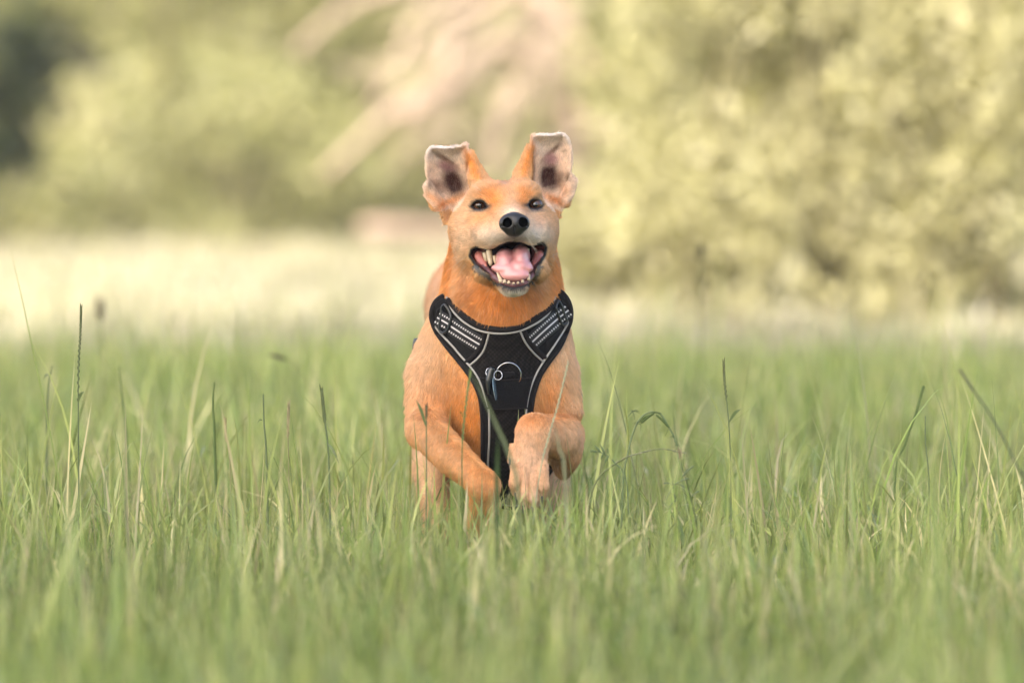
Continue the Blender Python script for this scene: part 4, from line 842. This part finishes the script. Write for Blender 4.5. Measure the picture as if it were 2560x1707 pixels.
# the two out of focus blades crossing the harness
def blade(pts, w_, c, label):
    P = np.array([at(*p) for p in pts]); q = spline(P, 30); T = np.gradient(q, axis=0); T /= np.linalg.norm(T, axis=1)[:, None]; S = np.cross(T, [0, 1, 0]); S /= np.linalg.norm(S, axis=1)[:, None]
    wv = S * (w_ * np.clip(np.sin(np.linspace(.12, 2.4, 30)), .05, 1))[:, None]; fold = np.array([0, w_ * .5, 0]); VV = np.stack([q - wv, q + fold, q + wv], 1).reshape(-1, 3)
    i = np.arange(29)[:, None] * 3; FF = np.vstack([np.hstack([i, i + 1, i + 4, i + 3]), np.hstack([i + 1, i + 2, i + 5, i + 4])])
    tag(mesh_np('grass_plant', VV, FF, gmat, cols=np.tile(c, (90, 1))), label, 'grass plant', 'blurred blades crossing the dog')
blade([(1172, 918, 6.45), (1205, 985, 6.45), (1240, 1060, 6.45), (1270, 1130, 6.45), (1295, 1230, 6.45), (1310, 1560, 6.45)], .0020, (.16, .19, .10), 'long out of focus blade slanting across the black harness')
blade([(1245, 1090, 6.5), (1243, 1160, 6.5), (1242, 1240, 6.5), (1240, 1560, 6.5)], .0024, (.05, .09, .03), 'short out of focus blade in front of the lower harness')
blade([(1385, 1060, 6.55), (1398, 1120, 6.55), (1412, 1190, 6.55), (1425, 1560, 6.55)], .0014, (.26, .28, .18), 'pale out of focus blade in front of the elbow under the raised paw')
# ---------------------------------------------------------------- shrubs and trees behind the meadow
leafm = attr_mat('shrub leaf', .5, transl=.35, spec=.35, tint=(1.1, 1.1, .5)); bark = attr_mat('bark', .9, spec=.15); STEM = (.10, .09, .045)
def crown(name, parent, clumps, n, size, pal, mat):
    """clumps (k,6): centre and radii; leaves fill the outer part of every clump"""
    cl = np.asarray(clumps, float); p = (cl[:, 3] * cl[:, 5]); idx = rng.choice(len(cl), n, p=p / p.sum())
    d = rng.normal(0, 1, (n, 3)); d /= np.linalg.norm(d, axis=1)[:, None]; rr = (.55 + .5 * rng.random(n))[:, None]
    P = cl[idx, :3] + d * rr * cl[idx, 3:]
    P = P[P[:, 2] > .03]; n = len(P)
    nrm = rng.normal(0, 1, (n, 3)) + d[:n] * .6 + [0, 0, .5]; nrm /= np.linalg.norm(nrm, axis=1)[:, None]
    a = np.cross(nrm, rng.normal(0, 1, (n, 3))); a /= np.linalg.norm(a, axis=1)[:, None]; b = np.cross(nrm, a)
    s = size * rng.uniform(.6, 1.3, (n, 1)); V = np.stack([P - a * s * .5, P + b * s * .3, P + a * s * .5, P - b * s * .3], 1).reshape(-1, 3)
    F = np.arange(n * 4).reshape(-1, 4); pal = np.asarray(pal, float); cn = rng.random(len(cl))[idx][:n]
    k = np.clip(cn * .7 + .3 * rng.random(n), 0, 1)[:, None]; c = pal[0] * k + pal[1] * (1 - k); dr = rng.random(n) < .12; c[dr] = pal[2]
    c = c * rng.uniform(.8, 1.2, (n, 1))
    return mesh_np(name, V, F, mat, parent, smooth=False, cols=np.repeat(c, 4, 0))
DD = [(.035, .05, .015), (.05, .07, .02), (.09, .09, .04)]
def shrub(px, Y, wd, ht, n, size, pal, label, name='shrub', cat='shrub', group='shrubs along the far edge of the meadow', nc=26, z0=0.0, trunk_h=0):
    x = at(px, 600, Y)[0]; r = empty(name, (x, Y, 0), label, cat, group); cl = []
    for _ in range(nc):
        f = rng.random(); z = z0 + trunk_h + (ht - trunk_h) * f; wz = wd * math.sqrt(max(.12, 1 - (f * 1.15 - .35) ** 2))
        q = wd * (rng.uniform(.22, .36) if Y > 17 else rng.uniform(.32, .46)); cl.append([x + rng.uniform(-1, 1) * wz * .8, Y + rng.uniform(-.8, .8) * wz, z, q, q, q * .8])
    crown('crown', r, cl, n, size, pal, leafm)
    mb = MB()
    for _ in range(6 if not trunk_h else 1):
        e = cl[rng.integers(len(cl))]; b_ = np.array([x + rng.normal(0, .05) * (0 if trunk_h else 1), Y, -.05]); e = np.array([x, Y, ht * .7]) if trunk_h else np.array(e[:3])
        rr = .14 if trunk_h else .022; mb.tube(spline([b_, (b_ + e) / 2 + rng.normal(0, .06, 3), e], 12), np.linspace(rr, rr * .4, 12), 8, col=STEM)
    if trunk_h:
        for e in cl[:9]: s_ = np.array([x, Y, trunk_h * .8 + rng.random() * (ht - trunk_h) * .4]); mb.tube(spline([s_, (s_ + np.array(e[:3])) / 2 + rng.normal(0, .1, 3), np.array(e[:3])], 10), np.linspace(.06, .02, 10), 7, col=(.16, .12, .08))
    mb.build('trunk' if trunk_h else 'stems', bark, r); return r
LG = [(.23, .24, .10), (.29, .28, .135), (.36, .33, .21)]; LR = [(.31, .295, .155), (.35, .325, .185), (.38, .35, .23)]; LD = [(.20, .20, .085), (.25, .24, .11), (.30, .27, .17)]
for a in ((-400, 21.5, .62, 2.3, 5200, .055, LG, 'shrub cut off by the left edge of the picture'),
          (90, 21.8, .30, .42, 1800, .05, LG, 'lowest small shrub in front of the dark leaved shrub standing in for shade at left'),
          (470, 24.0, .72, 2.8, 9000, .055, LG, 'tall yellow green shrub on the left, right of the black gap'),
          (620, 22.6, .55, .80, 3600, .05, LG, 'low bright shrub in the left half, in front of the taller one'),
          (850, 24.2, .85, 2.6, 9000, .055, LG, 'yellow green shrub whose foliage meets the pale diagonal branch'),
          (1640, 21.8, .50, 2.1, 8000, .045, LG, 'bright green shrub just right of the dead branches'),
          (1830, 15.0, .42, 1.7, 12000, .036, LR, 'sunlit shrub above the upright stem on the right'),
          (2120, 14.8, .42, 1.6, 12000, .036, LR, 'low sunlit shrub between the two right hand shrubs'),
          (2420, 14.6, .42, 1.9, 13000, .036, LR, 'pale beige green shrub near the right edge'),
          (2740, 14.4, .44, 2.1, 5200, .04, LR, 'shrub cut off by the right edge of the picture'),
          (1540, 15.4, .36, .62, 5000, .045, LR, 'low pale shrub beside the neck of the dog'),
          (1180, 24.0, .75, 1.7, 7000, .055, LG, 'green shrub directly behind the head of the dog'),
          (-50, 22.8, .36, 1.0, 3800, .06, [(.03, .045, .015), (.05, .065, .02), (.09, .09, .04)], 'dark leaved shrub standing in for the shadowed gap near the left edge'),  # very dark leaf colour paints the shadow between the bushes
          (1860, 21.0, .85, 2.9, 9000, .055, LG, 'tall soft green shrub behind the low right hand shrubs'),
          (2280, 20.0, .9, 2.9, 9000, .055, LR, 'tall beige green shrub behind the shrubs at far right'),
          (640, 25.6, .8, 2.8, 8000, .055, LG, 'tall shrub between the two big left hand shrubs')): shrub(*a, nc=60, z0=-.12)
for px, Y, lab in ((-500, 28.0, 'leftmost tree behind the shrubs'), (150, 29, 'tree with leaves coloured dark as deep shade, behind the black gap at left'), (900, 28, 'tree behind the diagonal branch'), (1500, 29, 'tree rising behind the dead branches'), (2150, 28, 'tree behind the right hand shrubs'), (2900, 28, 'rightmost tree behind the shrubs')):
    shrub(px, Y, 1.5, 4.2, 8000, .11, [(.08, .095, .03), (.12, .13, .05), (.16, .15, .08)] if px < 400 else LD, lab, 'tree', 'tree', 'trees behind the shrubs', nc=44, trunk_h=.3)  # darker leaf palette puts deep shade into the left trees
# dead fallen tree with pinkish bare branches
dt = empty('dead_tree', tuple(at(1500, 690, 21.3)), 'bare pinkish brown dead tree leaning down behind the ears of the dog', 'dead tree')
PK = (.27, .205, .16)
MB().tube(spline([at(1500, 690, 21.3), at(1440, 400, 21.2), at(1380, 150, 21.1), at(1300, -200, 21.0), at(1240, -500, 21.0)], 40), np.linspace(.085, .05, 40), 12, col=PK).build('trunk', bark, dt)
for pts, r0, r1 in (([(1330, -60), (1150, 60), (1110, 180), (960, 300), (820, 430)], .030, .016), ([(1300, -120), (1060, 40), (1000, 140), (935, 260)], .022, .010), ([(1400, 200), (1250, 120), (1120, 210), (1010, 290)], .04, .025),
                    ([(1280, -100), (960, -20), (840, 40), (740, 130)], .028, .012), ([(1420, 280), (1500, 330), (1560, 360)], .035, .02), ([(1380, 100), (1300, 200), (1250, 330), (1230, 420)], .035, .02), ([(1330, -30), (1440, 90), (1480, 200)], .035, .02)):
    MB().tube(spline([at(*p, 20.9 - .1 * k) for k, p in enumerate(pts)], 30), np.linspace(r0, r1, 30), 10, col=PK).build('branch', bark, dt)
mb = MB()
for _ in range(100):
    a = at(rng.uniform(1080, 1480), rng.uniform(-80, 330), rng.uniform(20.2, 21.1)); an = rng.normal(-.9, .5); l = rng.uniform(.15, .4); e = a + np.array([math.sin(an) * l, rng.normal(0, .08), -abs(math.cos(an)) * l])
    mb.tube(np.array([a, (a + e) / 2 + rng.normal(0, .015, 3), e]), [.008, .006, .003], 5, col=np.array([.28, .225, .17]) * rng.uniform(.75, 1.2))
mb.build('twigs', bark, dt)
lg = MB(); lg.tube(spline([at(905, 575, 22.0), at(960, 572, 22.0), at(1050, 578, 22.05), at(1250, 585, 22.2)], 24), np.r_[.03, np.full(22, .036), .03], 14, col=(.27, .20, .16))
tag(lg.build('log', bark), 'pale pinkish log end sticking out left of the head of the dog', 'log')
cl = [[x_, 33 + rng.uniform(-2, 2), z_, 1.5, 1.2, 1.1] for x_ in np.arange(-30, 31, 1.3) for z_ in (.6, 2.0, 3.2)]
fw = crown('far_wood', None, cl, 26000, .26, LD, leafm); tag(fw, 'continuous wood far behind the shrubs, a soft olive wall of leaves', 'wood', kind='stuff')
# the trees that shade the near meadow (they stand left of and behind the camera, outside the picture)
for x, y, h in ((-6.9, -5.0, 10.6), (-7.3, 1.2, 10.8), (-6.9, -2.2, 11.2), (-10.5, -8.5, 12)):
    r = empty('shade_tree', (x, y, 0), 'broad tree left of the camera, outside the picture, casting the shade', 'tree', 'trees shading the near meadow'); cl = []
    for _ in range(46):
        d = rng.normal(0, 1, 3); d /= np.linalg.norm(d); f = rng.random() ** .5 * 2.6; cl.append([x + d[0] * f, y + d[1] * f, h - 2.4 + d[2] * f, 1.15, 1.15, .9])
    crown('crown', r, cl, 9000, .42, LG, leafm)
    MB().tube(spline([(x, y, -.1), (x + .1, y, h * .4), (x, y, h - 2)], 16), np.linspace(.28, .12, 16), 12, col=(.16, .12, .08)).build('trunk', bark, r)
# dusty summer air
V = np.array([[sx, sy, sz] for sx in (-60, 60) for sy in (-40, 70) for sz in (-1, 16.)]); F = [[0, 1, 3, 2], [4, 6, 7, 5], [0, 4, 5, 1], [2, 3, 7, 6], [0, 2, 6, 4], [1, 5, 7, 3]]
hm_ = bpy.data.materials.new('haze'); hm_.use_nodes = True; nt = hm_.node_tree; nt.nodes.remove(nt.nodes['Principled BSDF']); pv = nt.nodes.new('ShaderNodeVolumePrincipled')
pv.inputs['Color'].default_value = (.93, .93, .90, 1); pv.inputs['Density'].default_value = .0016; pv.inputs['Anisotropy'].default_value = .2; nt.links.new(pv.outputs[0], nt.nodes['Material Output'].inputs['Volume'])
tag(mesh_np('haze', V, F, hm_, smooth=False), 'thin dusty summer haze over the meadow', 'haze', kind='stuff')
#@@END
